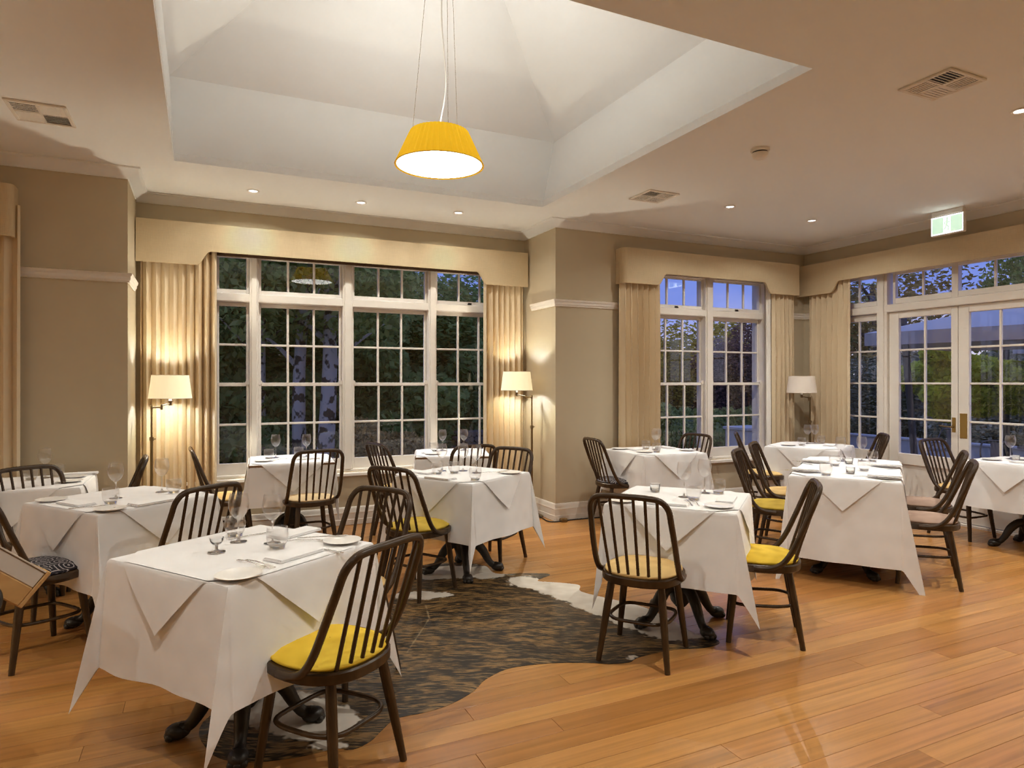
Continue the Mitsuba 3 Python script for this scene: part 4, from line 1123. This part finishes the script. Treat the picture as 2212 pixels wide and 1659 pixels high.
tree('dark purple tree at the right of the small window', 12.1, 12.3, 'dense', 'leaf_purple', .66, 0, tr=.1, th=2.2, szz=.41)
tree('dark green tree at the far left of the small window view', 8.3, 14.4, 'dense2', 'leaf_dark', .5, 95, tr=.1, th=2.2, szz=.36)
tree('green shrub in front of the hedge of the small window', 8.5, 10.6, 'bush', 'leaf_mid', 1.3, 10, False, cat='shrub', name='shrub')
gp = thing('planter_box', 'white square planter box outside the right panes of the small window', 'planter')
part(gp, 'body', cbox(8.0, 8.55, 8.1, 8.6, -.40, .64, .008), 'render_white')
part(gp, 'rim', cbox(7.97, 8.58, 8.07, 8.63, .641, .69, .008), 'render_white')
# through the doors
for i, (x_, y_, r_) in enumerate(((16.9, 11.6, 0), (16.6, 8.6, 80), (17.0, 5.4, 170))):
    tree('wide grey olive bush behind the white wall, %s' % ('left', 'middle', 'right')[i], x_, y_, 'dense', 'leaf_olive', .80, r_, False, cat='bush', z=-.9, szz=.43, name='bush')
tree('tall open tree with sky between its branches, beyond the doors', 17.2, 12.6, 'loose', 'leaf_brown', 1.35, 75, tr=.14, th=4.6, szz=.85)
tree('second open tree with sparse leaves, left of the doors', 18.4, 15.0, 'loose', 'leaf_mid', 1.2, 200, tr=.14, th=4.6, szz=.80)
tree('dark green tree high beyond the right hand door', 20.0, 9.6, 'dense2', 'leaf_mid', .92, 30, tr=.2, th=6)
tree('dark tree at the right edge beyond the doors', 19.5, 5.2, 'dense', 'leaf_dark', 1.0, 130, tr=.2, th=6)
tree('small lime green maple on the patio beyond the doors', 11.9, 7.1, 'bush', 'leaf_lime', 1.3, 0, False, z=.75, name='tree')
tree('lower lime green maple foliage beyond the right hand door', 12.2, 5.9, 'bush', 'leaf_lime', 1.1, 100, False, z=.75, name='tree')

# market umbrellas
mat('canvas_grey', (.74, .66, .54), .85)
mat('umbrella_metal', (.10, .085, .07), .5)
def umbrella(label, cx, cy, half, deg, ze, za, mast, top):
    k = thing('patio_umbrella', label, 'umbrella')
    w = at(cx, cy, 0, deg)
    n = 8
    V = [(0, 0, za)]; ring_ = []
    for i in range(n):
        an = PI/4*i
        r_ = half/max(abs(math.cos(an)), abs(math.sin(an)))
        ring_.append((r_*math.cos(an), r_*math.sin(an)))
    V += [(a, b, ze+.0) for a, b in ring_]+[(a, b, ze-.17) for a, b in ring_]
    F = []
    for i in range(n):
        j = (i+1) % n
        F += [[0, 1+i, 1+j], [1+i, 9+i, 9+j], [1+i, 9+j, 1+j]]
    part(k, 'canopy', M(V, F), 'canvas_grey', to=w)
    for i in range(n):
        part(k, 'rib', tube([(0, 0, za-.08), (ring_[i][0]*.98, ring_[i][1]*.98, ze-.04)], .016, 6), 'umbrella_metal', to=w)
    part(k, 'hub', tube([(0, 0, za-.22), (0, 0, za+.05)], .05, 12), 'umbrella_metal', to=w)
    part(k, 'mast', tube([mast, top], .045, 12), 'umbrella_metal', 40)
    part(k, 'arm', tube(smooth_path([top, ((top[0]*.5+cx*.5), (top[1]*.5+cy*.5), max(top[2], za)+.10), (cx, cy, za+.06)], 6), .032, 8), 'umbrella_metal', 40)
    part(k, 'crank', tube(smooth_path([(mast[0]-.05, mast[1], .38), (mast[0]-.13, mast[1], .38), (mast[0]-.13, mast[1], .26), (mast[0]-.22, mast[1], .25)], 3), .012, 6), 'umbrella_metal', True)
    part(k, 'base', cbox(mast[0]-.4, mast[0]+.4, mast[1]-.4, mast[1]+.4, -.30, -.24, .01), 'umbrella_metal')
umbrella('large grey cantilever umbrella over the patio, nearer the doors', 9.85, 4.95, 1.45, 10, 2.10, 2.52, (9.15, 6.02, -.28), (8.93, 6.10, 2.38))
umbrella('second grey patio umbrella farther off at the right', 13.2, 5.3, 1.3, 20, 2.05, 2.4, (12.2, 6.52, -.28), (12.15, 6.50, 2.30))
# metal patio furniture
mat('gunmetal', (.36, .32, .27), .4, metallic=.3)
def metal_chair(x, y, deg, label):
    k = thing('metal_chair', label, 'chair'); w = at(x, y, -.30, deg)
    part(k, 'seat', cbox(-.18, .18, -.18, .18, .44, .455, .004), 'gunmetal', to=w)
    part(k, 'back', cbox(-.215, -.20, -.06, .06, .45, .83, .003), 'gunmetal', to=w)
    part(k, 'back_hoop', tube(smooth_path([(.05, .19, .46), (-.12, .20, .62), (-.20, .17, .80), (-.215, .08, .85), (-.215, -.08, .85), (-.20, -.17, .80), (-.12, -.20, .62), (.05, -.19, .46)], 5), .012, 8), 'gunmetal', True, to=w)
    for sx in (-1, 1):
        for sy in (-1, 1): part(k, 'leg', tube([(sx*.15, sy*.15, .445), (sx*.22, sy*.21, 0)], .014, 8), 'gunmetal', to=w)
metal_chair(12.6, 7.9, 160, 'grey metal cafe chair on the patio, left, before the white wall')
metal_chair(11.0, 6.0, 20, 'grey metal cafe chair on the patio, middle')
metal_chair(11.3, 4.9, 90, 'grey metal cafe chair on the patio, right')
pt = thing('patio_table', 'dark patio table outside the right hand door', 'table')
part(pt, 'top', cbox(11.5, 12.9, 5.1, 6.0, .40, .44, .006), 'gunmetal')
for sx, sy in ((11.6, 5.2), (12.8, 5.2), (11.6, 5.9), (12.8, 5.9)): part(pt, 'leg', cbox(sx-.03, sx+.03, sy-.03, sy+.03, -.30, .40, .004), 'gunmetal')
bk = thing('wicker_basket', 'brown wicker basket on the patio table', 'basket')
mat('wicker', (.07, .042, .028), .8)
for q in range(6):
    rr = [(11.75, 5.35), (12.55, 5.35), (12.55, 5.75), (11.75, 5.75)]
    part(bk, 'weave_band', tube(smooth_path([(a, b, .465+q*.042) for a, b in rr], 4, closed=True), .021, 6, closed=True), 'wicker', True)
part(bk, 'handle', tube([(12.5, 5.72, .45), (12.5, 5.72, .92)], .03, 8), 'wicker')
